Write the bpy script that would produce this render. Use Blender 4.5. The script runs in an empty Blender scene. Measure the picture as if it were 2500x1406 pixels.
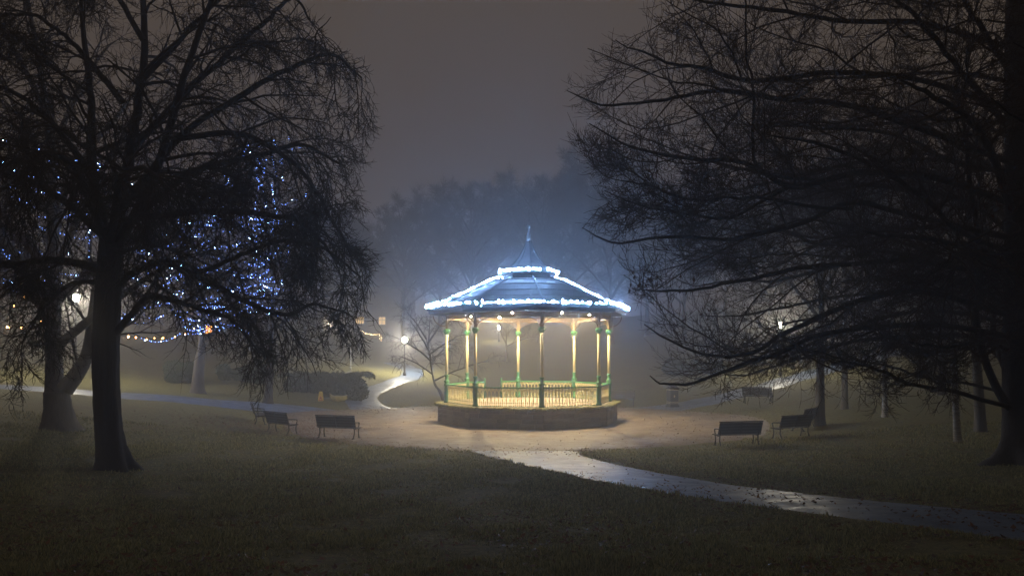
import bpy, math, random
import numpy as np
from mathutils import Vector, Matrix

random.seed(7)
rng = np.random.default_rng(7)
SC = bpy.context.scene
COL = SC.collection
PI = math.pi

# ------------------------------------------------------------------ camera
F = 1944.0            # focal length in photograph pixels (28 mm on 36 mm)
CAMZ = 3.78
HOR = 854.0
cam = bpy.data.objects.new('camera', bpy.data.cameras.new('camera'))
COL.objects.link(cam)
cam.location = (0, 0, CAMZ)
cam.rotation_euler = (PI / 2, 0, 0)
cam.data.lens = 28
cam.data.sensor_width = 36
cam.data.shift_y = (HOR - 703) / 2500
cam.data.clip_start = 0.05
cam.data.clip_end = 2000
SC.camera = cam

# ------------------------------------------------------------------ sky: night fog lit by the town
world = bpy.data.worlds.new('World')
SC.world = world
world.use_nodes = True
nt = world.node_tree
bg = nt.nodes['Background']
SKY = (0.089, 0.068, 0.053)
bg.inputs['Color'].default_value = (*SKY, 1)
bg.inputs['Strength'].default_value = 1.0

SC.view_settings.view_transform = 'Standard'
SC.view_settings.look = 'None'
SC.view_settings.exposure = 0.0
SC.view_settings.gamma = 1.0
SC.render.engine = 'CYCLES'
cy = SC.cycles
cy.use_denoising = True
cy.denoiser = 'OPENIMAGEDENOISE'
cy.max_bounces = 4
cy.diffuse_bounces = 2
cy.glossy_bounces = 2
cy.transmission_bounces = 2
cy.volume_bounces = 0
cy.transparent_max_bounces = 8
cy.sample_clamp_indirect = 2.0
cy.sample_clamp_direct = 0.0
cy.caustics_reflective = False
cy.caustics_refractive = False

# light levels of the lamps
L_GARLAND = 2350.0
L_DOWN = 10000.0
L_BLUE = 15.0
L_ORANGE = 34.0
L_LAMP = 2000.0
FOG = 0.0066

# ------------------------------------------------------------------ helpers
def px(x, y, d):
    return np.array([(x - 1250) / F * d, d, CAMZ - (y - HOR) / F * d])

BC = (0.88, 41.8)     # bandstand centre

def softplus(v, w):
    v = np.asarray(v, float)
    return w * np.logaddexp(0, v / w)

def T(x, y):
    x = np.asarray(x, float); y = np.asarray(y, float)
    s = np.clip((30.5 - y) / 30.0, 0, None)
    h = 2.2 * s ** 1.25
    r = np.hypot(x - BC[0], y - BC[1])
    m = np.clip((r - 11.0) / 4.5, 0, 1); m = m * m * (3 - 2 * m)
    left = np.minimum(0.105 * softplus(-x - 9.5, 1.6), 4.5)
    right = np.minimum(0.085 * softplus(x - 11.0, 1.6), 4.0)
    back = np.minimum(0.105 * softplus(y - 59.0, 3.0), 9.0)
    bump = 0.05 * np.sin(x * 0.41 + 1.3) * np.sin(y * 0.37) + 0.03 * np.sin(x * 0.93 + y * 0.71)
    return h + m * (left + right + back) + bump * m * np.clip(r / 30, 0, 1)

def tz(x, y):
    return float(T(x, y))

def tag(o, label=None, cat=None, group=None, kind=None):
    if label: o['label'] = label
    if cat: o['category'] = cat
    if group: o['group'] = group
    if kind: o['kind'] = kind
    return o

def empty(name, loc=(0, 0, 0), rz=0.0):
    o = bpy.data.objects.new(name, None)
    o.empty_display_size = 0.2
    COL.objects.link(o)
    o.location = loc
    o.rotation_euler = (0, 0, rz)
    return o

def link_mesh(name, me, mat=None, parent=None, loc=None, rot=None):
    o = bpy.data.objects.new(name, me)
    COL.objects.link(o)
    if mat is not None and len(me.materials) == 0:
        me.materials.append(mat)
    if parent is not None: o.parent = parent
    if loc is not None: o.location = loc
    if rot is not None: o.rotation_euler = rot
    return o

def copy_tree(o, parent=None):
    c = o.copy()
    COL.objects.link(c)
    c.parent = parent
    for ch in list(o.children):
        copy_tree(ch, c)
    return c

def np_mesh(name, V, Q, smooth=True):
    """V (n,3), Q (m,k) with k = 3 or 4"""
    V = np.ascontiguousarray(V, dtype=np.float32)
    Q = np.ascontiguousarray(Q, dtype=np.int32)
    k = Q.shape[1]
    me = bpy.data.meshes.new(name)
    me.vertices.add(len(V)); me.vertices.foreach_set('co', V.ravel())
    me.loops.add(Q.size); me.loops.foreach_set('vertex_index', Q.ravel())
    me.polygons.add(len(Q))
    me.polygons.foreach_set('loop_start', np.arange(0, Q.size, k, dtype=np.int32))
    me.polygons.foreach_set('loop_total', np.full(len(Q), k, dtype=np.int32))
    if smooth:
        me.polygons.foreach_set('use_smooth', np.ones(len(Q), dtype=bool))
    me.update(calc_edges=True)
    return me

class MB:
    def __init__(s):
        s.v = []; s.f = []; s.sm = []
    def add(s, vs, fs, smooth=False):
        b = len(s.v)
        s.v += [tuple(map(float, p)) for p in vs]
        for f in fs:
            s.f.append(tuple(b + i for i in f)); s.sm.append(smooth)
        return s
    def box(s, c, size, rz=0.0, rx=0.0, taper=1.0):
        sx, sy, sz = [v / 2 for v in size]
        M = Matrix.Rotation(rz, 3, 'Z') @ Matrix.Rotation(rx, 3, 'X')
        vs = []
        for dz in (-1, 1):
            k = taper if dz > 0 else 1.0
            for dx, dy in ((-1, -1), (1, -1), (1, 1), (-1, 1)):
                vs.append(Vector(c) + M @ Vector((dx * sx * k, dy * sy * k, dz * sz)))
        return s.add(vs, [(3, 2, 1, 0), (4, 5, 6, 7), (0, 1, 5, 4), (1, 2, 6, 5), (2, 3, 7, 6), (3, 0, 4, 7)])
    def tube(s, pts, r, n=6, closed=False, cap=True):
        pts = [Vector(p) for p in pts]
        N = len(pts)
        rs = r if isinstance(r, (list, tuple)) else [r] * N
        vs = []; prev = None
        for i, p in enumerate(pts):
            if closed: t = pts[(i + 1) % N] - pts[i - 1]
            else: t = pts[min(i + 1, N - 1)] - pts[max(i - 1, 0)]
            if t.length < 1e-9: t = Vector((0, 0, 1))
            t.normalize()
            if prev is None:
                a = Vector((0, 0, 1)) if abs(t.z) < 0.9 else Vector((1, 0, 0))
                u = t.cross(a).normalized()
            else:
                u = (prev - t * prev.dot(t))
                u = u.normalized() if u.length > 1e-6 else t.orthogonal().normalized()
            prev = u
            w = t.cross(u)
            for j in range(n):
                a = 2 * PI * j / n
                vs.append(p + (u * math.cos(a) + w * math.sin(a)) * rs[i])
        fs = []
        for i in range(N if closed else N - 1):
            i2 = (i + 1) % N
            for j in range(n):
                j2 = (j + 1) % n
                fs.append((i * n + j, i * n + j2, i2 * n + j2, i2 * n + j))
        s.add(vs, fs, True)
        if cap and not closed:
            b = len(s.v) - N * n
            s.f.append(tuple(b + j for j in reversed(range(n)))); s.sm.append(False)
            s.f.append(tuple(b + (N - 1) * n + j for j in range(n))); s.sm.append(False)
        return s
    def lathe(s, prof, n=12, c=(0, 0, 0), phase=0.0, smooth=True):
        vs = []
        for r, z in prof:
            for j in range(n):
                a = phase + 2 * PI * j / n
                vs.append((c[0] + r * math.sin(a), c[1] - r * math.cos(a), c[2] + z))
        fs = []
        for i in range(len(prof) - 1):
            for j in range(n):
                j2 = (j + 1) % n
                fs.append((i * n + j, i * n + j2, (i + 1) * n + j2, (i + 1) * n + j))
        fs.append(tuple(reversed(range(n))))
        s.add(vs, fs[:-1], smooth)
        b = len(s.v) - len(vs)
        s.f.append(tuple(b + j for j in reversed(range(n)))); s.sm.append(False)
        s.f.append(tuple(b + (len(prof) - 1) * n + j for j in range(n))); s.sm.append(False)
        return s
    def mesh(s, name):
        me = bpy.data.meshes.new(name)
        me.from_pydata(s.v, [], s.f)
        me.polygons.foreach_set('use_smooth', s.sm)
        me.update()
        return me
    def build(s, name, mat, parent=None, loc=None, rot=None):
        return link_mesh(name, s.mesh(name), mat, parent, loc, rot)

# ------------------------------------------------------------------ materials
def material(name, color, rough=0.8, var=0.0, scale=4.0, color2=None, bump=0.0, bscale=30.0, metal=0.0, spec=0.5, island=False, emit=None, estr=0.0, stretch=None):
    m = bpy.data.materials.new(name)
    m.use_nodes = True
    t = m.node_tree; N = t.nodes; Lk = t.links
    b = N['Principled BSDF']
    b.inputs['Base Color'].default_value = (*color, 1)
    b.inputs['Roughness'].default_value = rough
    b.inputs['Metallic'].default_value = metal
    b.inputs['Specular IOR Level'].default_value = spec
    tc = N.new('ShaderNodeTexCoord')
    co = tc.outputs['Object']
    if stretch is not None:
        mp = N.new('ShaderNodeMapping'); mp.inputs['Scale'].default_value = stretch
        Lk.new(co, mp.inputs['Vector']); co = mp.outputs['Vector']
    if color2 is not None or var > 0:
        if island:
            src = N.new('ShaderNodeNewGeometry').outputs['Random Per Island']
        else:
            no = N.new('ShaderNodeTexNoise')
            no.inputs['Scale'].default_value = scale
            no.inputs['Detail'].default_value = 6
            no.inputs['Roughness'].default_value = 0.65
            Lk.new(co, no.inputs['Vector'])
            mr = N.new('ShaderNodeMapRange')
            mr.inputs['From Min'].default_value = 0.32
            mr.inputs['From Max'].default_value = 0.68
            Lk.new(no.outputs['Fac'], mr.inputs['Value'])
            src = mr.outputs['Result']
        c2 = color2 if color2 is not None else tuple(c * (1 - var) for c in color)
        mx = N.new('ShaderNodeMix'); mx.data_type = 'RGBA'
        mx.inputs['A'].default_value = (*color, 1)
        mx.inputs['B'].default_value = (*c2, 1)
        Lk.new(src, mx.inputs['Factor'])
        Lk.new(mx.outputs['Result'], b.inputs['Base Color'])
    if bump > 0:
        nb = N.new('ShaderNodeTexNoise')
        nb.inputs['Scale'].default_value = bscale
        nb.inputs['Detail'].default_value = 5
        Lk.new(co, nb.inputs['Vector'])
        bp = N.new('ShaderNodeBump')
        bp.inputs['Strength'].default_value = bump
        bp.inputs['Distance'].default_value = 0.02
        Lk.new(nb.outputs['Fac'], bp.inputs['Height'])
        Lk.new(bp.outputs['Normal'], b.inputs['Normal'])
    if emit is not None:
        b.inputs['Emission Color'].default_value = (*emit, 1)
        b.inputs['Emission Strength'].default_value = estr
    return m

def emitter(name, color, strength):
    m = bpy.data.materials.new(name)
    m.use_nodes = True
    t = m.node_tree
    t.nodes.remove(t.nodes['Principled BSDF'])
    e = t.nodes.new('ShaderNodeEmission')
    e.inputs['Color'].default_value = (*color, 1)
    e.inputs['Strength'].default_value = strength
    t.links.new(e.outputs['Emission'], t.nodes['Material Output'].inputs['Surface'])
    return m

M = {}
M['cream'] = material('cream_paint', (0.80, 0.70, 0.38), 0.45, var=0.12, scale=9)
M['gold'] = material('gold_paint', (0.26, 0.17, 0.07), 0.45, var=0.3, scale=12)
M['green'] = material('green_paint', (0.035, 0.20, 0.085), 0.4, var=0.3, scale=10)
M['rail_green'] = material('rail_green_paint', (0.07, 0.30, 0.12), 0.35, var=0.2, scale=8)
M['lead'] = material('lead_sheet', (0.050, 0.045, 0.042), 0.55, var=0.35, scale=2.5, bump=0.15, bscale=12)
M['spire'] = material('fog_lit_spire_lead', (0.14, 0.14, 0.15), 0.55, var=0.3, scale=4)  # paler than the roof lead: glow of the lit fog put into the colour
M['lead_dark'] = material('lead_roll', (0.07, 0.075, 0.085), 0.5, var=0.3, scale=4)
M['fascia'] = material('fascia_paint', (0.05, 0.075, 0.075), 0.5, var=0.3)
M['soffit'] = material('soffit_paint', (0.36, 0.30, 0.21), 0.6, var=0.15, scale=3)
M['deck'] = material('deck_screed', (0.40, 0.32, 0.25), 0.8, var=0.3, scale=6, bump=0.3, bscale=60)
M['stone'] = material('sandstone', (0.23, 0.175, 0.105), 0.9, color2=(0.13, 0.10, 0.065), scale=5, bump=0.8, bscale=22)
M['stone_b'] = material('sandstone_dark', (0.18, 0.14, 0.09), 0.9, color2=(0.11, 0.085, 0.058), scale=6, bump=0.8, bscale=25)
M['stone_c'] = material('sandstone_pale', (0.27, 0.205, 0.125), 0.9, color2=(0.16, 0.125, 0.08), scale=5, bump=0.8, bscale=20)
M['mortar'] = material('mortar', (0.13, 0.10, 0.068), 0.95, var=0.3)
M['coping'] = material('mossy_coping', (0.30, 0.26, 0.10), 0.95, color2=(0.11, 0.12, 0.04), scale=9, bump=1.0, bscale=40)
M['bench_wood'] = material('bench_wood', (0.026, 0.021, 0.017), 0.6, var=0.5, scale=14, bump=0.25, bscale=50)
M['iron'] = material('black_iron', (0.02, 0.02, 0.02), 0.45, var=0.4, scale=8)
M['bark'] = material('bark', (0.045, 0.034, 0.025), 0.9, color2=(0.022, 0.017, 0.013), scale=7, bump=1.0, bscale=28, stretch=(1, 1, 0.22))
M['bark_left'] = material('bark_of_lime', (0.028, 0.021, 0.016), 0.92, color2=(0.014, 0.011, 0.009), scale=7, bump=1.0, bscale=28, stretch=(1, 1, 0.22))
M['twig'] = material('twig_bark', (0.045, 0.033, 0.024), 0.9, var=0.3, scale=3)
M['twig_beech'] = material('beech_twig_bark', (0.085, 0.056, 0.038), 0.85, var=0.3, scale=3)
M['bark_grey'] = material('grey_bark', (0.16, 0.14, 0.11), 0.9, color2=(0.08, 0.07, 0.055), scale=5, bump=0.6, bscale=20, stretch=(1, 1, 0.22))
M['birch'] = material('birch_bark', (0.42, 0.40, 0.36), 0.8, color2=(0.08, 0.07, 0.06), scale=6, bump=0.5, bscale=20, stretch=(0.5, 0.5, 2.5))
M['black_band'] = material('black_paint', (0.018, 0.018, 0.018), 0.45, var=0.3)
M['brass'] = material('gold_band', (0.6, 0.5, 0.28), 0.4)
M['yellow'] = material('yellow_plastic', (0.62, 0.42, 0.05), 0.5, var=0.25, scale=8)
M['yellow_tub'] = material('faded_yellow_plastic', (0.48, 0.38, 0.09), 0.6, var=0.4, scale=6)
M['red'] = material('red_print', (0.35, 0.05, 0.03), 0.6, var=0.1)
M['steel'] = material('galvanised_steel', (0.30, 0.30, 0.30), 0.5, var=0.3)
M['wall'] = material('rendered_wall', (0.16, 0.14, 0.12), 0.9, var=0.3, scale=1)
M['slate'] = material('roof_slate', (0.06, 0.06, 0.07), 0.7, var=0.3, scale=2)
M['wire'] = material('cable', (0.01, 0.012, 0.01), 0.6, var=0.2)
M['shrub'] = material('evergreen_leaf', (0.020, 0.034, 0.014), 0.6, color2=(0.035, 0.05, 0.02), island=True)
M['hedge'] = material('hedge_leaf', (0.035, 0.065, 0.022), 0.6, color2=(0.06, 0.085, 0.03), island=True)
M['beech_leaf'] = material('dry_beech_leaf', (0.13, 0.055, 0.02), 0.7, color2=(0.07, 0.03, 0.015), scale=30)
M['leaf_litter'] = material('fallen_leaf', (0.22, 0.105, 0.045), 0.6, color2=(0.09, 0.055, 0.03), island=True)
M['blade'] = material('grass_blade', (0.10, 0.112, 0.045), 0.7, color2=(0.43, 0.395, 0.19), spec=0.25, island=True)

def ground_material():
    m = bpy.data.materials.new('lawn'); m.use_nodes = True
    t = m.node_tree; N = t.nodes; Lk = t.links; b = N['Principled BSDF']
    b.inputs['Roughness'].default_value = 0.9
    b.inputs['Specular IOR Level'].default_value = 0.2
    tc = N.new('ShaderNodeTexCoord')
    def noise(scale, detail=6, rough=0.6):
        n = N.new('ShaderNodeTexNoise'); n.inputs['Scale'].default_value = scale
        n.inputs['Detail'].default_value = detail; n.inputs['Roughness'].default_value = rough
        Lk.new(tc.outputs['Object'], n.inputs['Vector']); return n
    n1 = noise(0.22, 5); n2 = noise(6.0, 8, 0.75); n3 = noise(38, 4, 0.7)
    r1 = N.new('ShaderNodeValToRGB')
    e = r1.color_ramp.elements
    e[0].position = 0.30; e[0].color = (0.075, 0.075, 0.03, 1)
    e[1].position = 0.70; e[1].color = (0.28, 0.25, 0.10, 1)
    x = e.new(0.5); x.color = (0.17, 0.16, 0.062, 1)
    Lk.new(n2.outputs['Fac'], r1.inputs['Fac'])
    mr = N.new('ShaderNodeMapRange'); mr.inputs['From Min'].default_value = 0.55; mr.inputs['From Max'].default_value = 0.72
    Lk.new(n1.outputs['Fac'], mr.inputs['Value'])
    mu = N.new('ShaderNodeMath'); mu.operation = 'MULTIPLY'
    Lk.new(mr.outputs['Result'], mu.inputs[0]); Lk.new(n3.outputs['Fac'], mu.inputs[1])
    mx = N.new('ShaderNodeMix'); mx.data_type = 'RGBA'
    mx.inputs['B'].default_value = (0.14, 0.085, 0.045, 1)
    Lk.new(mu.outputs['Value'], mx.inputs['Factor']); Lk.new(r1.outputs['Color'], mx.inputs['A'])
    Lk.new(mx.outputs['Result'], b.inputs['Base Color'])
    ad = N.new('ShaderNodeMath'); ad.operation = 'ADD'
    Lk.new(n2.outputs['Fac'], ad.inputs[0]); Lk.new(n3.outputs['Fac'], ad.inputs[1])
    bp = N.new('ShaderNodeBump'); bp.inputs['Strength'].default_value = 0.9; bp.inputs['Distance'].default_value = 0.05
    Lk.new(ad.outputs['Value'], bp.inputs['Height']); Lk.new(bp.outputs['Normal'], b.inputs['Normal'])
    return m

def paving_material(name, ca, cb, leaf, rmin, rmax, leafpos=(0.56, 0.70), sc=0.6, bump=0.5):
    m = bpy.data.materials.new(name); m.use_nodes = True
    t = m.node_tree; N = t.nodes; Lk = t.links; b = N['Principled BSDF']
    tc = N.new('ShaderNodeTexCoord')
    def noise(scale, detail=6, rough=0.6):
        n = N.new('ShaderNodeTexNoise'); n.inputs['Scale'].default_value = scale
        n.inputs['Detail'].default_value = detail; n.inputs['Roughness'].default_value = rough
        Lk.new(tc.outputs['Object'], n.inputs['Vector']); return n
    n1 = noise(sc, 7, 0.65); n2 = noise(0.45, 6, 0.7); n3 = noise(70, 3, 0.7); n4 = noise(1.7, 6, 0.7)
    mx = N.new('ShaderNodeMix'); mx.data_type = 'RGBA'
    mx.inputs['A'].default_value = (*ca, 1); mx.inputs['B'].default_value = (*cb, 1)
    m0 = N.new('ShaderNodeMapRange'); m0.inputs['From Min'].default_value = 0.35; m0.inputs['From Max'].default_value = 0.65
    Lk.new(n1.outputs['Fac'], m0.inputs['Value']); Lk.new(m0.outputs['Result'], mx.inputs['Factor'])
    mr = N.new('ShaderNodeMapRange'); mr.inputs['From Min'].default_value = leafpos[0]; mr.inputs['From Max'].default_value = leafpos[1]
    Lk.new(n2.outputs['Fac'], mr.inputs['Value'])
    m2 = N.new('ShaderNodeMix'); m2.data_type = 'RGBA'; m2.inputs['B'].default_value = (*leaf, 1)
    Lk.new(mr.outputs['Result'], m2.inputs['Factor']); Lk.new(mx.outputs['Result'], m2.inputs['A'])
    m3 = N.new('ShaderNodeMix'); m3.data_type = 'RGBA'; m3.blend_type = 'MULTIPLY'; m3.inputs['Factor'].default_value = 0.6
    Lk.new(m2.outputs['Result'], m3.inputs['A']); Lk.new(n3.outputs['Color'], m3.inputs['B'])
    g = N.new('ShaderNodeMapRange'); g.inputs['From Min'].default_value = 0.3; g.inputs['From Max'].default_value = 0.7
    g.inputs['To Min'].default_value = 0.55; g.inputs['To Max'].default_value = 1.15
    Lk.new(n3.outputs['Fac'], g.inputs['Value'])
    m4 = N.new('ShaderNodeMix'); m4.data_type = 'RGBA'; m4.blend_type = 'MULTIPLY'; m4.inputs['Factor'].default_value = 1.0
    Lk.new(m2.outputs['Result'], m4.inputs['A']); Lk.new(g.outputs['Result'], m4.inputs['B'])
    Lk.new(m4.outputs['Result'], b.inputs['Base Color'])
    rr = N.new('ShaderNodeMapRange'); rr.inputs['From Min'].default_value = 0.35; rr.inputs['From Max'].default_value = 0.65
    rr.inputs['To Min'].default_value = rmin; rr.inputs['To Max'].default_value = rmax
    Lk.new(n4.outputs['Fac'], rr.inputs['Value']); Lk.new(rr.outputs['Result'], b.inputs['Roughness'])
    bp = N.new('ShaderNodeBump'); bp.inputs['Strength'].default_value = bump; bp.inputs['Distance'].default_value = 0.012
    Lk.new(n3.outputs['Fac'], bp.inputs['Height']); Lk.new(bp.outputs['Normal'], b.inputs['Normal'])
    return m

def see_through(m, fac, col):
    t = m.node_tree; N = t.nodes; Lk = t.links
    b = N['Principled BSDF']; o = N['Material Output']
    tr = N.new('ShaderNodeBsdfTranslucent')
    if b.inputs['Base Color'].is_linked: Lk.new(b.inputs['Base Color'].links[0].from_socket, tr.inputs['Color'])
    else: tr.inputs['Color'].default_value = (*col, 1)
    mx = N.new('ShaderNodeMixShader'); mx.inputs['Fac'].default_value = fac
    Lk.new(b.outputs['BSDF'], mx.inputs[1]); Lk.new(tr.outputs['BSDF'], mx.inputs[2]); Lk.new(mx.outputs['Shader'], o.inputs['Surface'])
see_through(M['blade'], 0.5, (0.2, 0.2, 0.08))
see_through(M['leaf_litter'], 0.3, (0.1, 0.05, 0.02))
see_through(M['beech_leaf'], 0.3, (0.1, 0.05, 0.02))
M['lawn'] = ground_material()
M['plaza'] = paving_material('rolled_gravel', (0.29, 0.222, 0.148), (0.155, 0.115, 0.076), (0.17, 0.088, 0.045), 0.5, 0.85)
M['asphalt'] = paving_material('damp_asphalt_blue_lit', (0.155, 0.22, 0.335), (0.095, 0.132, 0.20), (0.085, 0.07, 0.065), 0.36, 0.62, (0.58, 0.70), 1.1, 0.16)  # blue light of the garlands is tinted into the asphalt colours

# ------------------------------------------------------------------ ground, plaza, paths
def axis(lo, hi, flo, fhi, fine, coarse):
    return np.concatenate([np.arange(lo, flo, coarse), np.arange(flo, fhi, fine), np.arange(fhi, hi + coarse, coarse)])

xs = axis(-220, 220, -40, 40, 0.45, 4.0)
ys = axis(-40, 260, -4, 84, 0.45, 4.0)
X, Y = np.meshgrid(xs, ys)
Z = T(X, Y)
nx, ny = len(xs), len(ys)
V = np.stack([X.ravel(), Y.ravel(), Z.ravel()], 1)
ii, jj = np.meshgrid(np.arange(nx - 1), np.arange(ny - 1))
q = (jj * nx + ii).ravel()
Q = np.stack([q, q + 1, q + 1 + nx, q + nx], 1)
tag(link_mesh('ground', np_mesh('ground', V, Q), M['lawn']), kind='structure')

def smooth_line(pts, n):
    P = np.asarray(pts, float)
    P = np.vstack([2 * P[0] - P[1], P, 2 * P[-1] - P[-2]])
    out = []
    segs = len(P) - 3
    for u in np.linspace(0, segs, n):
        i = min(int(u), segs - 1); t = u - i
        p0, p1, p2, p3 = P[i:i + 4]
        out.append(0.5 * ((2 * p1) + (-p0 + p2) * t + (2 * p0 - 5 * p1 + 4 * p2 - p3) * t * t + (-p0 + 3 * p1 - 3 * p2 + p3) * t ** 3))
    return np.array(out)

PATHS = []
def path(name, pts, lift=0.024, n=90, across=9, wob=0.10):
    """pts: (x, y, half width) centreline"""
    S = smooth_line(pts, n)
    c = S[:, :2]; w = S[:, 2].copy()
    t = np.gradient(c, axis=0); t /= np.linalg.norm(t, axis=1)[:, None]
    nrm = np.stack([-t[:, 1], t[:, 0]], 1)
    k = np.linspace(-1, 1, across)
    rs = np.random.default_rng(len(PATHS) + 3)
    wl = w + wob * np.convolve(rs.normal(size=n + 8), np.ones(5) / 2.5, 'same')[4:-4] * 0.5
    wr = w + wob * np.convolve(rs.normal(size=n + 8), np.ones(5) / 2.5, 'same')[4:-4] * 0.5
    off = np.where(k[None, :] < 0, k[None, :] * wl[:, None], k[None, :] * wr[:, None])
    P = c[:, None, :] + nrm[:, None, :] * off[:, :, None]
    zz = T(P[..., 0], P[..., 1]) + lift - 0.03 * (np.abs(k)[None, :] > 0.99)
    V = np.concatenate([P, zz[..., None]], 2).reshape(-1, 3)
    i, j = np.meshgrid(np.arange(n - 1), np.arange(across - 1), indexing='ij')
    a = (i * across + j).ravel()
    Q = np.stack([a, a + across, a + across + 1, a + 1], 1)
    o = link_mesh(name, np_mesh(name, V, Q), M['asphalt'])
    tag(o, kind='structure')
    PATHS.append((c, w))
    return o

path('footpath', [(0.3, 32.0, 2.3), (0.55, 29.3, 2.0), (1.1, 26.5, 1.55), (1.9, 23.2, 1.35), (3.2, 19.2, 1.4), (4.9, 15.4, 1.4), (7.0, 11.4, 1.4), (9.6, 7.4, 1.4), (12.5, 3.4, 1.4), (16, -1, 1.4)])
path('footpath', [(-9.0, 45.0, 3.4), (-13, 46.0, 2.9), (-18, 45.2, 2.1), (-24, 43.2, 1.35), (-31, 41.6, 1.3), (-40, 40.0, 1.3), (-60, 37, 1.3)])
path('footpath', [(-7.5, 47.5, 1.7), (-9.6, 52.5, 1.3), (-10.8, 58.0, 1.05), (-10.7, 63.0, 0.95), (-9.9, 67.5, 0.95), (-9.1, 71.5, 1.0), (-9.6, 76.0, 1.0), (-12.0, 80.0, 1.0)], lift=0.03)
path('footpath', [(9.0, 50.5, 1.8), (14.5, 55.5, 1.5), (20, 61, 1.3), (27, 67, 1.3), (36, 74, 1.3)], lift=0.03)

# plaza disc, with a gently uneven rim
PR = 12.2
rs = np.random.default_rng(11)
na, nr = 128, 34
ang = np.linspace(0, 2 * PI, na, endpoint=False)
rim = PR + 0.35 * np.sin(3 * ang + 1) + 0.2 * np.sin(7 * ang) + rs.normal(0, 0.04, na)
rim = rim + 1.6 * np.exp(-((ang - 2.9) / 0.5) ** 2)
rr = np.linspace(0, 1, nr) ** 0.8
RX = BC[0] + rr[:, None] * rim[None, :] * np.cos(ang)[None, :]
RY = BC[1] + rr[:, None] * rim[None, :] * np.sin(ang)[None, :]
RZ = T(RX, RY) + 0.045
RZ[-1, :] -= 0.05
V = np.stack([RX.ravel(), RY.ravel(), RZ.ravel()], 1)
i, j = np.meshgrid(np.arange(nr - 1), np.arange(na), indexing='ij')
a = (i * na + j).ravel(); b2 = (i * na + (j + 1) % na).ravel()
tag(link_mesh('plaza', np_mesh('plaza', V, np.stack([a, a + na, b2 + na, b2], 1)), M['plaza']), kind='structure')

def on_paving(x, y, pad=0.0):
    m = np.hypot(x - BC[0], y - BC[1]) < PR - 0.1 + pad
    for c, w in PATHS:
        for k in range(0, len(c), 2):
            m |= (x - c[k, 0]) ** 2 + (y - c[k, 1]) ** 2 < (w[k] + pad) ** 2
    return m

# ------------------------------------------------------------------ bandstand
BS = empty('bandstand', (BC[0], BC[1], 0.05), math.radians(7))
tag(BS, 'octagonal bandstand with cream columns, green rails and grey spired roof on stone plinth', 'bandstand')
RC, ZD = 4.3, 1.0

def vtx(r, k, z=0.0):
    a = k * PI / 4
    return Vector((r * math.sin(a), -r * math.cos(a), z))

def octo(mb, prof):
    return mb.lathe(prof, 8, smooth=False)

# plinth
core = MB(); octo(core, [(4.62, -0.3), (4.62, 0.90)]); core.build('plinth_core', M['mortar'], BS)
deck = MB(); octo(deck, [(4.70, 0.90), (4.70, ZD)]); deck.build('deck', M['deck'], BS)
def rough_block(L, D, H, rg, amp=0.012, seg=(3, 1, 2)):
    """block with uneven front face; centred, front at -y"""
    nxs, _, nzs = seg
    vs = []; fs = []
    for iz in range(nzs + 1):
        for ix in range(nxs + 1):
            e = ix in (0, nxs) or iz in (0, nzs)
            vs.append((-L / 2 + L * ix / nxs + rg.normal(0, 0.004), -D / 2 + (0.012 if e else rg.normal(0, amp) - 0.008), -H / 2 + H * iz / nzs + rg.normal(0, 0.003)))
    W = nxs + 1
    for iz in range(nzs):
        for ix in range(nxs):
            a = iz * W + ix
            fs.append((a, a + 1, a + 1 + W, a + W))
    b = len(vs)
    vs += [(-L / 2, D / 2, -H / 2), (L / 2, D / 2, -H / 2), (L / 2, D / 2, H / 2), (-L / 2, D / 2, H / 2)]
    bl, br, tr, tl = 0, nxs, nzs * W + nxs, nzs * W
    fs += [(bl, b, b + 1, br), (tl, tr, b + 2, b + 3), (bl, tl, b + 3, b), (br, b + 1, b + 2, tr)]
    return vs, fs
rg = np.random.default_rng(21)
STM = []
for q in range(7):
    m_ = MB(); m_.add(*rough_block(1, 0.16, 1, rg)); STM.append(m_)
apo = 4.72 * math.cos(PI / 8); half = 4.72 * math.sin(PI / 8)
smesh = []
for q in range(9):
    m_ = MB(); vs, fs = rough_block(1.0, 0.16, 1.0, rg)
    me = m_.add(vs, fs).mesh('stone'); me.materials.append([M['stone'], M['stone_b'], M['stone_c']][q % 3]); smesh.append(me)
hs = [0.25, 0.21, 0.23, 0.19]
for k in range(8):
    am = (k + 0.5) * PI / 4
    z = 0.012
    for ci, h in enumerate(hs):
        x = -half + 0.004
        while x < half - 0.02:
            L = rg.uniform(0.38, 0.78)
            if half - (x + L) < 0.3: L = half - x - 0.004
            o = bpy.data.objects.new('stone', smesh[rg.integers(9)]); COL.objects.link(o); o.parent = BS
            c = x + L / 2
            ap = apo - 0.02 - rg.uniform(0, 0.016)
            o.location = (ap * math.sin(am) + c * math.cos(am), -ap * math.cos(am) + c * math.sin(am), z + h / 2)
            o.rotation_euler = (0, 0, am); o.scale = (L - 0.016, 1, h - 0.014)
            x += L
        z += h
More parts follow.
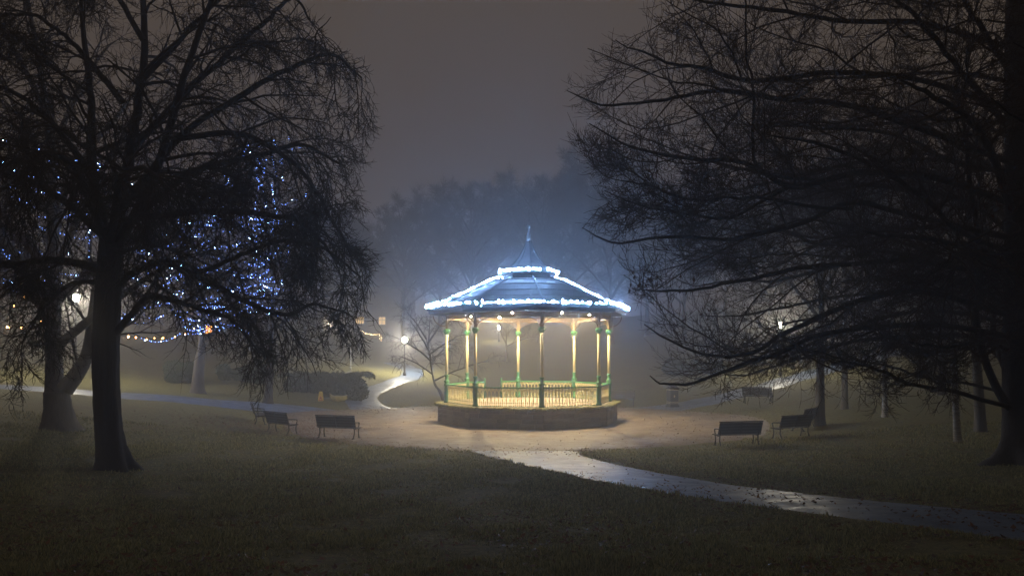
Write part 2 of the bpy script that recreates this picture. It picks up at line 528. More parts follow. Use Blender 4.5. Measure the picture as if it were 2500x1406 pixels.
# mossy coping stones
apo2 = 4.93 * math.cos(PI / 8); half2 = 4.93 * math.sin(PI / 8)
for k in range(8):
    am = (k + 0.5) * PI / 4
    for c in range(5):
        x0 = -half2 + 2 * half2 * c / 5; x1 = x0 + 2 * half2 / 5 - 0.012
        mb = MB(); nseg = 9
        vs = []
        for s_ in range(nseg + 1):
            u = x0 + (x1 - x0) * s_ / nseg
            inner = 0.42 * math.tan(PI / 8)
            ui = u * (half2 - inner) / half2
            jy, jz = rg.normal(0, 0.016), rg.normal(0, 0.014)
            drop = abs(rg.normal(0, 0.028))
            for (yy, zz, uu) in ((-apo2 + 0.42, 0.885, ui), (-apo2 + 0.42, ZD + 0.012, ui), (-apo2 + 0.10, ZD + 0.022 + jz, u), (-apo2 + 0.01 + jy, ZD - 0.015 + jz, u), (-apo2 - 0.01 + jy, 0.93 - drop, u), (-apo2 + 0.06, 0.885 - drop, u)):
                vs.append((uu, yy, zz))
        fs = []
        for s_ in range(nseg):
            for e in range(6):
                e2 = (e + 1) % 6
                fs.append((s_ * 6 + e, s_ * 6 + e2, (s_ + 1) * 6 + e2, (s_ + 1) * 6 + e))
        fs += [tuple(reversed(range(6))), tuple(nseg * 6 + e for e in range(6))]
        mb.add(vs, [tuple(reversed(f)) for f in fs])
        mb.build('coping_stone', M['coping'], BS, rot=(0, 0, am))

# columns
ped = MB(); ped.lathe([(0.15, 0), (0.15, 0.10), (0.12, 0.14), (0.12, 0.86), (0.15, 0.90), (0.15, 0.98), (0.10, 1.02), (0.155, 1.10), (0.155, 1.13), (0.085, 1.17), (0.085, 1.36), (0.12, 1.40), (0.12, 1.43), (0.08, 1.46)], 12)
ped_me = ped.mesh('pedestal'); ped_me.materials.append(M['green'])
sh = MB(); sh.lathe([(0.078, 1.46), (0.072, 3.55)], 12); sh_me = sh.mesh('shaft'); sh_me.materials.append(M['cream'])
cp = MB(); cp.lathe([(0.075, 3.52), (0.10, 3.55), (0.08, 3.60), (0.10, 3.66), (0.165, 3.74), (0.165, 3.78), (0.09, 3.82)], 12)
for q in range(8):
    a = q * PI / 4
    d = Vector((math.sin(a), -math.cos(a), 0))
    cp.tube([d * 0.08 + Vector((0, 0, 3.58)), d * 0.12 + Vector((0, 0, 3.66)), d * 0.19 + Vector((0, 0, 3.72)), d * 0.20 + Vector((0, 0, 3.68))], [0.03, 0.03, 0.025, 0.012], 5)
cp_me = cp.mesh('capital'); cp_me.materials.append(M['rail_green'])
up = MB(); up.box((0, 0, 4.17), (0.11, 0.11, 0.74)); up_me = up.mesh('upper_shaft'); up_me.materials.append(M['gold'])
for k in range(8):
    p = vtx(RC, k, ZD)
    o = link_mesh('column', sh_me, None, BS, p, (0, 0, k * PI / 4))
    link_mesh('pedestal', ped_me, None, o); link_mesh('capital', cp_me, None, o); link_mesh('upper_shaft', up_me, None, o)
    # eave bracket outside the column
    eb = MB()
    pts = [(0, -0.07 - 0.62 * math.sin(t) , 3.95 + 0.55 * (1 - math.cos(t))) for t in np.linspace(0, PI / 2, 7)]
    eb.tube(pts, 0.025, 6)
    eb.tube([(0, -0.16 + 0.07 * math.cos(t), 4.35 + 0.07 * math.sin(t)) for t in np.linspace(0, 2 * PI, 9)], 0.014, 5)
    eb.tube([(0, -0.30 + 0.05 * math.cos(t), 4.44 + 0.045 * math.sin(t)) for t in np.linspace(0, 2 * PI, 9)], 0.012, 5)
    eb.build('eave_bracket', M['gold'], BS, p, (0, 0, k * PI / 4))

# spandrel brackets: one mesh, mirrored by scale for the other side
sb = MB()
LB, Z0, Z1 = 0.95, 3.82, 4.32
arc = [(LB - LB * math.cos(t) * 1.0 if False else 0.07 + LB * (1 - math.cos(t)), 0, Z0 + (Z1 - Z0) * math.sin(t)) for t in np.linspace(0, PI / 2, 10)]
sb.tube(arc, 0.024, 6)
sb.tube([(0.07, 0, Z0 + 0.05), (0.075, 0, 4.55)], 0.018, 5)
for (cx_, cz_, r_) in ((0.20, 4.27, 0.085), (0.17, 4.43, 0.07), (0.34, 4.40, 0.075), (0.50, 4.43, 0.055), (0.64, 4.44, 0.045), (0.13, 4.12, 0.05), (0.76, 4.45, 0.035)):
    sb.tube([(cx_ + r_ * math.cos(t), 0, cz_ + r_ * math.sin(t)) for t in np.linspace(0, 2 * PI, 11)[:-1]], 0.013, 5, closed=True)
    sb.tube([(cx_ + r_ * (1 - t / 9) * math.cos(t * 1.3), 0, cz_ + r_ * (1 - t / 9) * math.sin(t * 1.3)) for t in range(8)], 0.009, 4)
sb_me = sb.mesh('spandrel_bracket'); sb_me.materials.append(M['gold'])
# frieze: two rails and a chain of rings
SL = 2 * RC * math.sin(PI / 8)
fz = MB()
fz.box((0, 0, 4.335), (SL - 0.12, 0.05, 0.04)); fz.box((0, 0, 4.525), (SL - 0.12, 0.05, 0.04))
nrg = 18
for q in range(nrg):
    cx_ = -SL / 2 + 0.12 + (SL - 0.24) * (q + 0.5) / nrg
    r_ = 0.072
    fz.tube([(cx_ + r_ * math.cos(t), 0, 4.43 + r_ * math.sin(t)) for t in np.linspace(0, 2 * PI, 9)[:-1]], 0.012, 4, closed=True)
    fz.tube([(cx_ - 0.05, 0, 4.38), (cx_ + 0.05, 0, 4.48)], 0.01, 4); fz.tube([(cx_ + 0.05, 0, 4.38), (cx_ - 0.05, 0, 4.48)], 0.01, 4)
fz_me = fz.mesh('frieze'); fz_me.materials.append(M['gold'])
# railing
bal = MB()
bal.lathe([(0.036, 0.02), (0.036, 0.06), (0.020, 0.09), (0.022, 0.30), (0.032, 0.33), (0.020, 0.36), (0.018, 0.60), (0.032, 0.64), (0.019, 0.68)], 6)
for s_ in (-1, 1):
    bal.tube([(0, 0, 0.66), (s_ * 0.03, 0, 0.74), (s_ * 0.080, 0, 0.80), (s_ * 0.088, 0, 0.885)], 0.017, 4)
bal.tube([(0.05 * math.cos(t), 0, 0.815 + 0.036 * math.sin(t)) for t in np.linspace(0, 2 * PI, 8)[:-1]], 0.013, 4, closed=True)
bal.tube([(0.095, 0, 0.03), (0.095, 0, 0.27), (0.095, 0, 0.33)], [0.013, 0.013, 0.003], 4)
bal_me = bal.mesh('baluster'); bal_me.materials.append(M['cream'])
def rail_run(parent, x0, x1):
    mb = MB(); L = x1 - x0; c = (x0 + x1) / 2
    mb.box((c, 0, 0.915), (L, 0.075, 0.045)); mb.box((c, 0, 0.945), (L, 0.045, 0.02))
    mb.box((c, 0, 0.03), (L, 0.035, 0.03)); mb.box((c, 0, 0.20), (L, 0.016, 0.016))
    o = mb.build('railing', M['rail_green'], parent)
    n = max(2, round(L / 0.19))
    for q in range(n):
        link_mesh('baluster', bal_me, None, o, (x0 + L * (q + 0.5) / n, 0, 0))
    return o
apc = RC * math.cos(PI / 8)
for k in range(8):
    am = (k + 0.5) * PI / 4
    base = Vector((apc * math.sin(am), -apc * math.cos(am), ZD))
    link_mesh('frieze', fz_me, None, BS, base, (0, 0, am))
    for side in (0, 1):
        kk = (k + side) % 8
        p = vtx(RC, kk, ZD)
        o = link_mesh('spandrel_bracket', sb_me, None, BS, p, (0, 0, am if side == 0 else am + PI))
    runs = [(-SL / 2 + 0.13, SL / 2 - 0.13)]
    if k == 4: runs = [(-SL / 2 + 0.13, -0.56), (0.56, SL / 2 - 0.13)]
    for (x0, x1) in runs:
        o = rail_run(BS, x0, x1)
        o.location = base; o.rotation_euler = (0, 0, am)
    if k == 4:
        for sx in (-0.53, 0.53):
            gp = MB(); gp.lathe([(0.045, 0), (0.045, 0.95), (0.06, 0.98), (0.03, 1.02), (0.055, 1.07), (0.055, 1.11), (0.0, 1.15)], 8)
            q_ = base + Vector((sx * math.cos(am), sx * math.sin(am), 0))
            gp.build('gate_post', M['green'], BS, q_)

# ceiling, fascia, roof
cl = MB(); octo(cl, [(5.10, 5.56), (5.10, 5.60)]); cl.build('ceiling', M['soffit'], BS)
RE = 5.28
fa = MB()
octo(fa, [(5.12, 5.54), (5.24, 5.56), (5.24, 5.72), (5.32, 5.74), (5.32, 5.84), (5.2, 5.86)])
fa.build('fascia', M['fascia'], BS)
prof = [(5.30, 5.86), (4.55, 6.08), (3.80, 6.36), (3.10, 6.69), (2.45, 7.03), (1.85, 7.29), (1.40, 7.40)]
for k in range(8):
    for s_ in range(len(prof) - 1):
        (r0, z0), (r1, z1) = prof[s_], prof[s_ + 1]
        lip = 0.035
        a0, a1 = vtx(r0 + 0.03, k, z0 + lip - 0.008), vtx(r0 + 0.03, k + 1, z0 + lip - 0.008)
        b0, b1 = vtx(r1, k, z1 + 0.002), vtx(r1, k + 1, z1 + 0.002)
        c0, c1 = vtx(r0 + 0.03, k, z0 - 0.004), vtx(r0 + 0.03, k + 1, z0 - 0.004)
        mb = MB(); mb.add([a0, a1, b1, b0, c0, c1, vtx(r1, k, z1 - 0.03), vtx(r1, k + 1, z1 - 0.03)], [(0, 1, 2, 3), (4, 5, 1, 0), (6, 7, 5, 4), (3, 2, 7, 6), (0, 3, 6, 4), (1, 5, 7, 2)])
        mb.build('roof_sheet', M['lead'], BS)
    hr = MB(); hr.tube([vtx(r, k, z + 0.045) for r, z in prof], 0.055, 8)
    hr.build('hip_roll', M['lead_dark'], BS)
lant = MB(); octo(lant, [(1.28, 7.36), (1.28, 7.66)]); lant.build('lantern_core', M['fascia'], BS)
al = 1.32 * math.cos(PI / 8); hl = 1.32 * math.sin(PI / 8)
for k in range(8):
    am = (k + 0.5) * PI / 4
    fr = MB()
    fr.box((0, 0, 7.43), (2 * hl, 0.05, 0.05)); fr.box((0, 0, 7.635), (2 * hl, 0.05, 0.04))
    fr.box((-hl + 0.04, 0.003, 7.53), (0.07, 0.05, 0.16)); fr.box((hl - 0.04, 0.003, 7.53), (0.07, 0.05, 0.16))
    o = fr.build('lantern_panel', M['lead'], BS, (al * math.sin(am), -al * math.cos(am), 0), (0, 0, am))
    for q in range(3):
        lv = MB(); lv.box((0, 0.005, 7.475 + q * 0.055), (2 * hl - 0.16, 0.05, 0.012), rx=0.6); lv.build('louvre', M['lead'], o)
ue = MB(); octo(ue, [(1.46, 7.66), (1.56, 7.68), (1.56, 7.74), (1.42, 7.77)]); ue.build('lantern_eave', M['fascia'], BS)
sp = [(1.46, 7.78), (1.10, 7.99), (0.78, 8.24), (0.53, 8.55), (0.34, 8.90), (0.20, 9.20), (0.13, 9.42)]
spm = MB(); octo(spm, sp); spo = spm.build('spire', M['spire'], BS)
for k in range(8):
    hr = MB(); hr.tube([vtx(r + 0.01, k, z + 0.012) for r, z in sp], 0.022, 6); hr.build('spire_roll', M['lead_dark'], spo)
fin = MB()
fin.lathe([(0.125, 9.41), (0.09, 9.56), (0.125, 9.60), (0.125, 9.63), (0.08, 9.68), (0.11, 9.72), (0.11, 9.75), (0.06, 9.80), (0.040, 9.95), (0.030, 10.12), (0.04, 10.17), (0.065, 10.22), (0.065, 10.25), (0.03, 10.30), (0.02, 10.36), (0.016, 10.7), (0.006, 11.02)], 10)
for q in range(4):
    a = q * PI / 2 + 0.4
    d = Vector((math.cos(a), math.sin(a), 0))
    fin.tube([d * 0.04 + Vector((0, 0, 10.12)), d * 0.12 + Vector((0, 0, 10.16)), d * 0.17 + Vector((0, 0, 10.24)), d * 0.13 + Vector((0, 0, 10.28))], 0.014, 5)
fin.build('finial', M['steel'], BS)
# ceiling lamps: shallow discs on the soffit
warm = emitter('warm_lamp', (1.0, 0.79, 0.45), L_DOWN)
dl = MB(); dl.lathe([(0.056, -0.030), (0.056, -0.02)], 12, smooth=False); dl_me = dl.mesh('lamp_glass'); dl_me.materials.append(warm)
ho = MB(); ho.lathe([(0.075, -0.022), (0.085, 0.0)], 12); ho_me = ho.mesh('ceiling_lamp'); ho_me.materials.append(M['steel'])
lamp_spots = [(3.2, q * 45 + 22.5) for q in range(8)]
for r_, a_ in lamp_spots:
    a = math.radians(a_)
    o = link_mesh('ceiling_lamp', ho_me, None, BS, (r_ * math.sin(a), -r_ * math.cos(a), 5.557))
    link_mesh('lamp_glass', dl_me, None, o)

# ------------------------------------------------------------------ light strings
def octa(c, r):
    x, y, z = c
    return [(x + r, y, z), (x - r, y, z), (x, y + r, z), (x, y - r, z), (x, y, z + r), (x, y, z - r)], \
           [(0, 2, 4), (2, 1, 4), (1, 3, 4), (3, 0, 4), (2, 0, 5), (1, 2, 5), (3, 1, 5), (0, 3, 5)]
OV = np.array([(1, 0, 0), (-1, 0, 0), (0, 1, 0), (0, -1, 0), (0, 0, 1), (0, 0, -1)], float)
OF = np.array([(0, 2, 4), (2, 1, 4), (1, 3, 4), (3, 0, 4), (2, 0, 5), (1, 2, 5), (3, 1, 5), (0, 3, 5)])
def bulbs_mesh(name, C, r):
    C = np.asarray(C); r = np.broadcast_to(np.asarray(r, float), (len(C),))
    V = C[:, None, :] + OV[None] * r[:, None, None]
    Q = OF[None] + (np.arange(len(C)) * 6)[:, None, None]
    return np_mesh(name, V.reshape(-1, 3), Q.reshape(-1, 3), smooth=False)

ice = emitter('ice_white_led', (0.27, 0.51, 1.0), L_GARLAND)
def garland(label, pts, per_m, spread, r=0.012, up=0.0):
    """tinsel garland of tiny lamps following a polyline given in bandstand space"""
    g = np.random.default_rng(int(len(pts) * 31 + per_m))
    P = np.array([tuple(p) for p in pts]); seg = np.linalg.norm(np.diff(P, axis=0), axis=1)
    tot = seg.sum(); n = int(tot * per_m)
    cum = np.concatenate([[0], np.cumsum(seg)])
    s = np.sort(g.uniform(0, tot, n))
    # bunch the lamps unevenly along the wire
    s = (s + 0.05 * np.sin(s * 9.0) + 0.03 * np.sin(s * 23.0)) % tot
    idx = np.clip(np.searchsorted(cum, s, side='right') - 1, 0, len(seg) - 1)
    f = (s - cum[idx]) / seg[idx]
    C = P[idx] * (1 - f)[:, None] + P[idx + 1] * f[:, None]
    C += g.normal(0, spread, C.shape)
    C[:, 2] += np.abs(g.normal(0, up, n)) if up else 0
    root = empty('light_garland', BS.location, BS.rotation_euler[2])
    tag(root, label, 'light garland', 'white light garlands on the bandstand roof')
    w = MB()
    m = max(8, int(tot * 7)); ss = np.linspace(0, tot * 0.9999, m)
    ix = np.clip(np.searchsorted(cum, ss, side='right') - 1, 0, len(seg) - 1); ff = (ss - cum[ix]) / seg[ix]
    W = P[ix] * (1 - ff)[:, None] + P[ix + 1] * ff[:, None] + g.normal(0, spread * 0.6, (m, 3))
    w.tube([tuple(p) for p in W], 0.012, 4)
    for q in range(int(tot * 26)):      # tinsel needles
        u = g.integers(m); c = W[u] + g.normal(0, 0.03, 3); d = g.normal(0, 1, 3); d[2] = abs(d[2]) + 0.5; d /= np.linalg.norm(d)
        e = c + d * g.uniform(0.06, 0.15)
        w.tube([tuple(c), tuple(e)], [0.006, 0.002], 3, cap=False)
    w.build('wire', M['rail_green'], root)
    b = link_mesh('bulbs', bulbs_mesh('bulbs', C, g.uniform(0.6, 1.3, n) * r), ice, root)
    b['kind'] = 'stuff'
    return root
ring = [vtx(5.34, k, 5.92) for k in range(9)]
garland('thick white light garland running round the lower eaves of the bandstand', ring, 26, 0.036, r=0.0100, up=0.045)
ring = [vtx(1.58, k, 7.79) for k in range(9)]
garland('small white light garland round the lantern eave under the spire', ring, 34, 0.032, r=0.0100, up=0.04)
for k, lab in ((6, 'white light garland climbing the hip of the bandstand roof on the lamp post side'), (2, 'white light garland climbing the hip of the bandstand roof on the litter bin side')):
    pts = [vtx(r + 0.02, k, z + 0.13) for r, z in prof] + [vtx(1.52, k, 7.72)]
    garland(lab, pts, 30, 0.032, r=0.0100, up=0.03)

def string_lights(name, label, cat, lines, mat, spacing, r, group=None, rgen=None, wire=True, hot=None):
    g = rgen or np.random.default_rng(5)
    root = empty(name, tuple(lines[0][0]))
    tag(root, label, cat, group)
    o0 = np.array(lines[0][0], float)
    C = []; w = MB()
    for ln in lines:
        P = np.asarray(ln, float) - o0
        seg = np.linalg.norm(np.diff(P, axis=0), axis=1); cum = np.concatenate([[0], np.cumsum(seg)])
        n = max(2, int(cum[-1] / spacing))
        s = np.linspace(0, cum[-1] * 0.999, n)
        ix = np.clip(np.searchsorted(cum, s, side='right') - 1, 0, len(seg) - 1); f = (s - cum[ix]) / np.maximum(seg[ix], 1e-6)
        C.append(P[ix] * (1 - f)[:, None] + P[ix + 1] * f[:, None] + g.normal(0, r * 0.8, (n, 3)))
        if wire:
            w = MB(); w.tube([tuple(p) for p in P], 0.008, 3, cap=False); w.build('wire', M['wire'], root)
    C = np.concatenate(C)
    hotm = g.uniform(0, 1, len(C)) < (0.10 if hot is not None else 0.0)
    b = link_mesh('bulbs', bulbs_mesh('bulbs', C[~hotm], g.uniform(0.6, 1.25, (~hotm).sum()) * r), mat, root)
    b['kind'] = 'stuff'
    if hotm.any():
        b = link_mesh('bright_bulbs', bulbs_mesh('bright_bulbs', C[hotm], g.uniform(0.6, 1.0, hotm.sum()) * r), hot, root)
        b['kind'] = 'stuff'
    return root

# ------------------------------------------------------------------ benches
def make_bench():
    root = empty('park_bench')
    Lb = 1.85
    for q in range(4):
        s = MB(); s.box((0, -0.18 + q * 0.118, 0.445), (Lb, 0.104, 0.032)); s.build('seat_slat', M['bench_wood'], root)
    for q in range(4):
        s = MB(); s.box((0, -0.255 - q * 0.036, 0.535 + q * 0.116), (Lb, 0.028, 0.112), rx=0.30); s.build('back_slat', M['bench_wood'], root)
    tr = MB(); tr.box((0, -0.385, 0.975), (Lb + 0.02, 0.05, 0.035), rx=0.3); tr.build('top_rail', M['bench_wood'], root)
    for sx in (-1, 1):
        x = sx * (Lb / 2 - 0.10)
        f = MB()
        f.tube([(x, -0.375, 0.98), (x, -0.30, 0.72), (x, -0.235, 0.44)], 0.028, 6)
        f.tube([(x, -0.22, 0.415), (x, 0.21, 0.415)], 0.026, 6)
        e = f.build('end_frame', M['iron'], root)
        lg = MB(); lg.tube([(x, 0.17, 0.42), (x, 0.15, 0.22), (x, 0.19, 0.04), (x, 0.25, 0.01)], [0.032, 0.024, 0.03, 0.022], 6); lg.box((x, 0.22, 0.012), (0.09, 0.13, 0.024)); lg.build('leg', M['iron'], root)
        lg = MB(); lg.tube([(x, -0.20, 0.42), (x, -0.19, 0.22), (x, -0.27, 0.05), (x, -0.34, 0.01)], [0.032, 0.024, 0.03, 0.022], 6); lg.box((x, -0.30, 0.012), (0.09, 0.13, 0.024)); lg.build('leg', M['iron'], root)
        ar = MB(); ar.tube([(x, -0.31, 0.69), (x, -0.1, 0.675), (x, 0.14, 0.665), (x, 0.22, 0.64), (x, 0.21, 0.58), (x, 0.17, 0.43)], [0.022, 0.028, 0.03, 0.028, 0.022, 0.02], 6); ar.build('armrest', M['iron'], root)
    st = MB(); st.box((0, -0.36, 0.72), (0.06, 0.03, 0.50), rx=0.3); st.build('back_strap', M['iron'], root)
    return root
bench0 = make_bench()
def place_bench(i, x, y, face, label):
    """face: world direction (radians, atan2) the sitter looks along"""
    o = bench0 if i == 0 else copy_tree(bench0)
    o.location = (x, y, tz(x, y) + (0.045 if math.hypot(x - BC[0], y - BC[1]) < PR else 0.0))
    o.rotation_euler = (0, 0, face - PI / 2)
    tag(o, label, 'bench', 'dark park benches round the plaza')
    return o
def to_bs(x, y): return math.atan2(BC[1] - y, BC[0] - x)
bl = [
    (-7.35, 33.9, to_bs(-7.35, 33.9) + 0.50, 'dark wooden bench seen from behind, nearest the bandstand on the tree trunk side'),
    (-10.25, 35.6, to_bs(-10.25, 35.6) + 0.32, 'dark bench with light catching its top rail, middle of three by the lawn edge'),
    (-12.3, 38.9, to_bs(-12.3, 38.9) + 0.12, 'dark bench end-on at the lawn edge, farthest of three near the left path'),
    (8.85, 31.4, to_bs(8.85, 31.4) - 0.42, 'dark wooden bench seen from behind, standing alone right of the footpath'),
    (11.75, 33.6, to_bs(11.75, 33.6) - 0.42, 'dark bench in the shade at the plaza edge, nearer of an overlapping two'),
    (13.3, 36.4, to_bs(13.3, 36.4) - 0.25, 'dark bench with lit slat ends behind another bench, near the grey trunk'),
    (15.6, 50.5, -PI / 2 - 0.1, 'dim bench facing the viewer on the far lawn under beech twigs'),
    (7.3, 53.4, -PI / 2 - 0.15, 'faint misty bench just beyond the bandstand on the litter bin side'),
]
for i, (x, y, f, lab) in enumerate(bl): place_bench(i, x, y, f, lab)

# ------------------------------------------------------------------ litter bin, caution sign, yellow tub, pole
def lp(x, y): return (x, y, tz(x, y) + (0.045 if math.hypot(x - BC[0], y - BC[1]) < PR else 0.03))
bx, by = 10.4, 51.6
r = tag(empty('litter_bin', lp(bx, by), 0.25), 'dark square litter bin with pale bands and emblem beyond the plaza', 'litter bin')
b = MB(); b.box((0, 0, 0.06), (0.66, 0.66, 0.12)); b.box((0, 0, 0.62), (0.56, 0.56, 1.0)); b.build('body', M['black_band'], r)
b = MB(); b.box((0, 0, 1.21), (0.64, 0.64, 0.07)); b.box((0, 0, 1.31), (0.5, 0.5, 0.13), taper=0.7); b.build('hood', M['black_band'], r)
for z in (0.24, 0.33, 1.10):
    b = MB(); b.box((0, 0, z), (0.576, 0.576, 0.028)); b.build('band', M['brass'], r)
b = MB(); b.add([(0, -0.284, 0.80), (0.05, -0.284, 0.72), (0.03, -0.284, 0.62), (-0.03, -0.284, 0.62), (-0.05, -0.284, 0.72), (0, -0.30, 0.71)], [(0, 5, 1), (1, 5, 2), (2, 5, 3), (3, 5, 4), (4, 5, 0)]); b.build('emblem', M['brass'], r)
b = MB(); b.box((0, -0.2805, 0.97), (0.34, 0.01, 0.13)); b.build('slot', M['iron'], r)

sx_, sy_ = -12.6, 52.5
r = tag(empty('caution_sign', lp(sx_, sy_), 0.1), 'small yellow folding caution sign with red print by the dark shrub', 'sign')
for s in (-1, 1):
    b = MB()
    b.add([(-0.17, s * 0.16, 0.0), (0.17, s * 0.16, 0.0), (0.10, s * 0.02, 0.62), (-0.10, s * 0.02, 0.62), (-0.17, s * 0.14, 0.0), (0.17, s * 0.14, 0.0), (0.10, s * 0.005, 0.62), (-0.10, s * 0.005, 0.62)],
          [(0, 1, 2, 3), (7, 6, 5, 4), (0, 4, 5, 1), (1, 5, 6, 2), (2, 6, 7, 3), (3, 7, 4, 0)])
    p = b.build('panel', M['yellow'], r)
    if s < 0:
        def at(u, v): return (u, -0.16 + 0.14 * v / 0.62 - 0.004, v)
        b = MB(); b.add([at(-0.085, 0.14), at(0.085, 0.14), at(0.0, 0.33)], [(0, 1, 2)]); b.build('print', M['red'], p)
        b = MB(); b.add([at(-0.14, 0.03), at(0.14, 0.03), at(0.13, 0.09), at(-0.13, 0.09)], [(0, 1, 2, 3)]); b.build('print', M['red'], p)
tx, ty = -11.5, 52.8
r = tag(empty('yellow_tub', lp(tx, ty), 0.05), 'faded yellow boat-shaped tub with upturned end beside the caution sign', 'tub')
b = MB(); vs = []; ns = 15
for s in range(ns):
    u = s / (ns - 1); x = (u - 0.5) * 1.15
    wdt = 0.30 * (1 - abs(2 * u - 1) ** 3.0) + 0.03
    rim_z = 0.40 + 0.18 * max(0, 1 - u * 5) ** 1.5 + 0.05 * max(0, (u - 0.8) * 5)
    bot = 0.02 + 0.20 * abs(2 * u - 1) ** 2.4
    for (yy, zz) in ((-wdt, rim_z), (-wdt * 0.92, rim_z * 0.55 + bot * 0.45), (-wdt * 0.6, bot), (wdt * 0.6, bot), (wdt * 0.92, rim_z * 0.55 + bot * 0.45), (wdt, rim_z), (wdt * 0.85, rim_z), (wdt * 0.5, bot + 0.03), (-wdt * 0.5, bot + 0.03), (-wdt * 0.85, rim_z)):
        vs.append((x, yy, zz))
fs = []
for s in range(ns - 1):
    for e in range(10):
        fs.append((s * 10 + e, s * 10 + (e + 1) % 10, (s + 1) * 10 + (e + 1) % 10, (s + 1) * 10 + e))
fs += [tuple(range(10)), tuple((ns - 1) * 10 + e for e in reversed(range(10)))]
b.add(vs, fs, True); b.build('body', M['yellow_tub'], r)
b = MB(); b.tube([(-0.575 + 1.15 * s / 14, -0.30 * (1 - abs(2 * s / 14 - 1) ** 3) - 0.035, 0.40 + 0.18 * max(0, 1 - s / 14 * 5) ** 1.5 + 0.05 * max(0, (s / 14 - 0.8) * 5)) for s in range(15)], 0.022, 5); b.build('rim', M['soffit'], r)
x, y = -14.6, 72.0
r = tag(empty('signpost', (x, y, tz(x, y))), 'slender pale pole standing behind the dark shrub', 'pole')
b = MB(); b.lathe([(0.09, 0), (0.09, 0.3), (0.06, 0.35), (0.055, 3.6), (0.0, 3.65)], 8); b.build('pole', M['steel'], r)
b = MB(); b.box((0, -0.07, 3.15), (0.30, 0.02, 0.40)); b.build('plate', M['steel'], r)

# ------------------------------------------------------------------ lamp posts
lampw = emitter('park_lamp_glass', (1.0, 0.90, 0.72), L_LAMP)
def lamp_post(x, y, h, label, k=1.0):
    r = tag(empty('lamp_post', (x, y, tz(x, y))), label, 'lamp post', 'lit park lamp posts')
    b = MB(); b.lathe([(0.16, -0.1), (0.16, 0.25), (0.10, 0.35), (0.09, 1.1), (0.06, 1.2), (0.045, h - 0.35), (0.07, h - 0.3), (0.05, h - 0.25)], 10); b.build('post', M['iron'], r)
    g = MB(); rg_ = 0.16 * k
    g.lathe([(0.05, h - 0.24), (rg_ * 0.8, h - 0.16), (rg_, h), (rg_ * 0.8, h + 0.12), (rg_ * 0.5, h + 0.17)], 10); g.build('lantern_glass', lampw, r)
    c = MB(); c.lathe([(rg_ * 1.25, h + 0.172), (rg_ * 0.8, h + 0.26), (0.03, h + 0.34), (0.0, h + 0.44)], 10); c.build('cap', M['iron'], r)
    return r
def lamp_at(pxx, pyy, d, label, k=1.0):
    p = px(pxx, pyy, d)
    return lamp_post(p[0], p[1], p[2] - tz(p[0], p[1]), label, k)
lamp_at(988, 829, 72, 'lit lamp post glowing above the winding white path', 1.35)
lamp_at(1905, 792, 66, 'lit lamp post shining through beech twigs above the far lawn', 0.8)
lamp_at(186, 726, 49, 'tall lit lamp post glowing between the forked trunk and the dark trunk', 1.05)
lamp_at(1218, 799, 105, 'distant lit lamp post seen through the bandstand columns', 0.5)
lamp_at(803, 793, 100, 'distant lit lamp post low behind the hanging twigs', 0.2)
lamp_at(772, 789, 120, 'faint distant lamp post beside another behind the hanging twigs', 0.17)

# ------------------------------------------------------------------ far houses with lit windows
def house(loc, w, d, h, rh, rz, wins, label, lights=None):
    r = tag(empty('house', loc, rz), label, 'house', None)
    b = MB(); b.box((0, 0, h / 2 - 1.0), (w, d, h + 2)); b.build('wall', M['wall'], r)
    b = MB(); o_ = 0.4
    b.add([(-w / 2 - o_, -d / 2 - o_, h + 0.01), (w / 2 + o_, -d / 2 - o_, h + 0.01), (w / 2 + o_, d / 2 + o_, h + 0.01), (-w / 2 - o_, d / 2 + o_, h + 0.01), (-w / 2 + 1, 0, h + rh), (w / 2 - 1, 0, h + rh)], [(0, 1, 5, 4), (1, 2, 5), (2, 3, 4, 5), (3, 0, 4), (3, 2, 1, 0)])
    ro = b.build('roof', M['slate'], r)
    b = MB(); b.box((w * 0.3, 0, h + rh * 0.9), (0.8, 0.6, 1.6)); b.build('chimney', M['wall'], ro)
    for (x, z, ww, hh, mat) in wins:
        f = MB()
        for (cx, cz, sx, sz) in ((x, z + hh / 2, ww + 0.16, 0.08), (x, z - hh / 2, ww + 0.22, 0.10), (x - ww / 2, z, 0.08, hh - 0.1), (x + ww / 2, z, 0.08, hh - 0.1), (x, z, 0.06, hh - 0.1), (x, z + hh * 0.1, ww - 0.09, 0.06)):
            f.box((cx, -d / 2 - 0.03, cz), (sx, 0.06, sz))
        o = f.build('window', M['steel'], r)
        g = MB(); g.box((x, -d / 2 - 0.012, z), (ww - 0.06, 0.02, hh - 0.08)); g.build('pane', mat, o)
    return r
w_or = emitter('orange_window', (1.0, 0.36, 0.06), 8.0)
w_or2 = emitter('dim_orange_window', (1.0, 0.22, 0.04), 0.9)
w_ye = emitter('yellow_window', (1.0, 0.66, 0.28), 1.1)
def on_ground(pxx, d): 
    x = (pxx - 1250) / F * d
    return (x, d, tz(x, d))
g0 = on_ground(505, 92)
house(g0, 11, 8, 6.2, 3.0, 0.12, [(1.1, CAMZ - (818 - HOR) / F * 92 - g0[2], 1.0, 2.0, w_or), (-3.0, 2.0, 1.0, 1.4, M['slate'])], 'dim house with one glowing orange window behind the hanging twigs')
g1 = on_ground(905, 104)
zz = CAMZ - g1[2]
house(g1, 10, 8, 6.0, 3.2, -0.1, [(-0.3, zz + (HOR - 785) / F * 104, 1.2, 0.9, w_ye), (2.6, zz + (HOR - 786) / F * 104, 0.9, 1.0, w_ye)], 'misty house with small warm windows left of the white path lamp')
gold_em = emitter('gold_festoon_lamp', (1.0, 0.68, 0.30), 26)
e0 = np.array(g1)
yv = g1[1] - 4.6
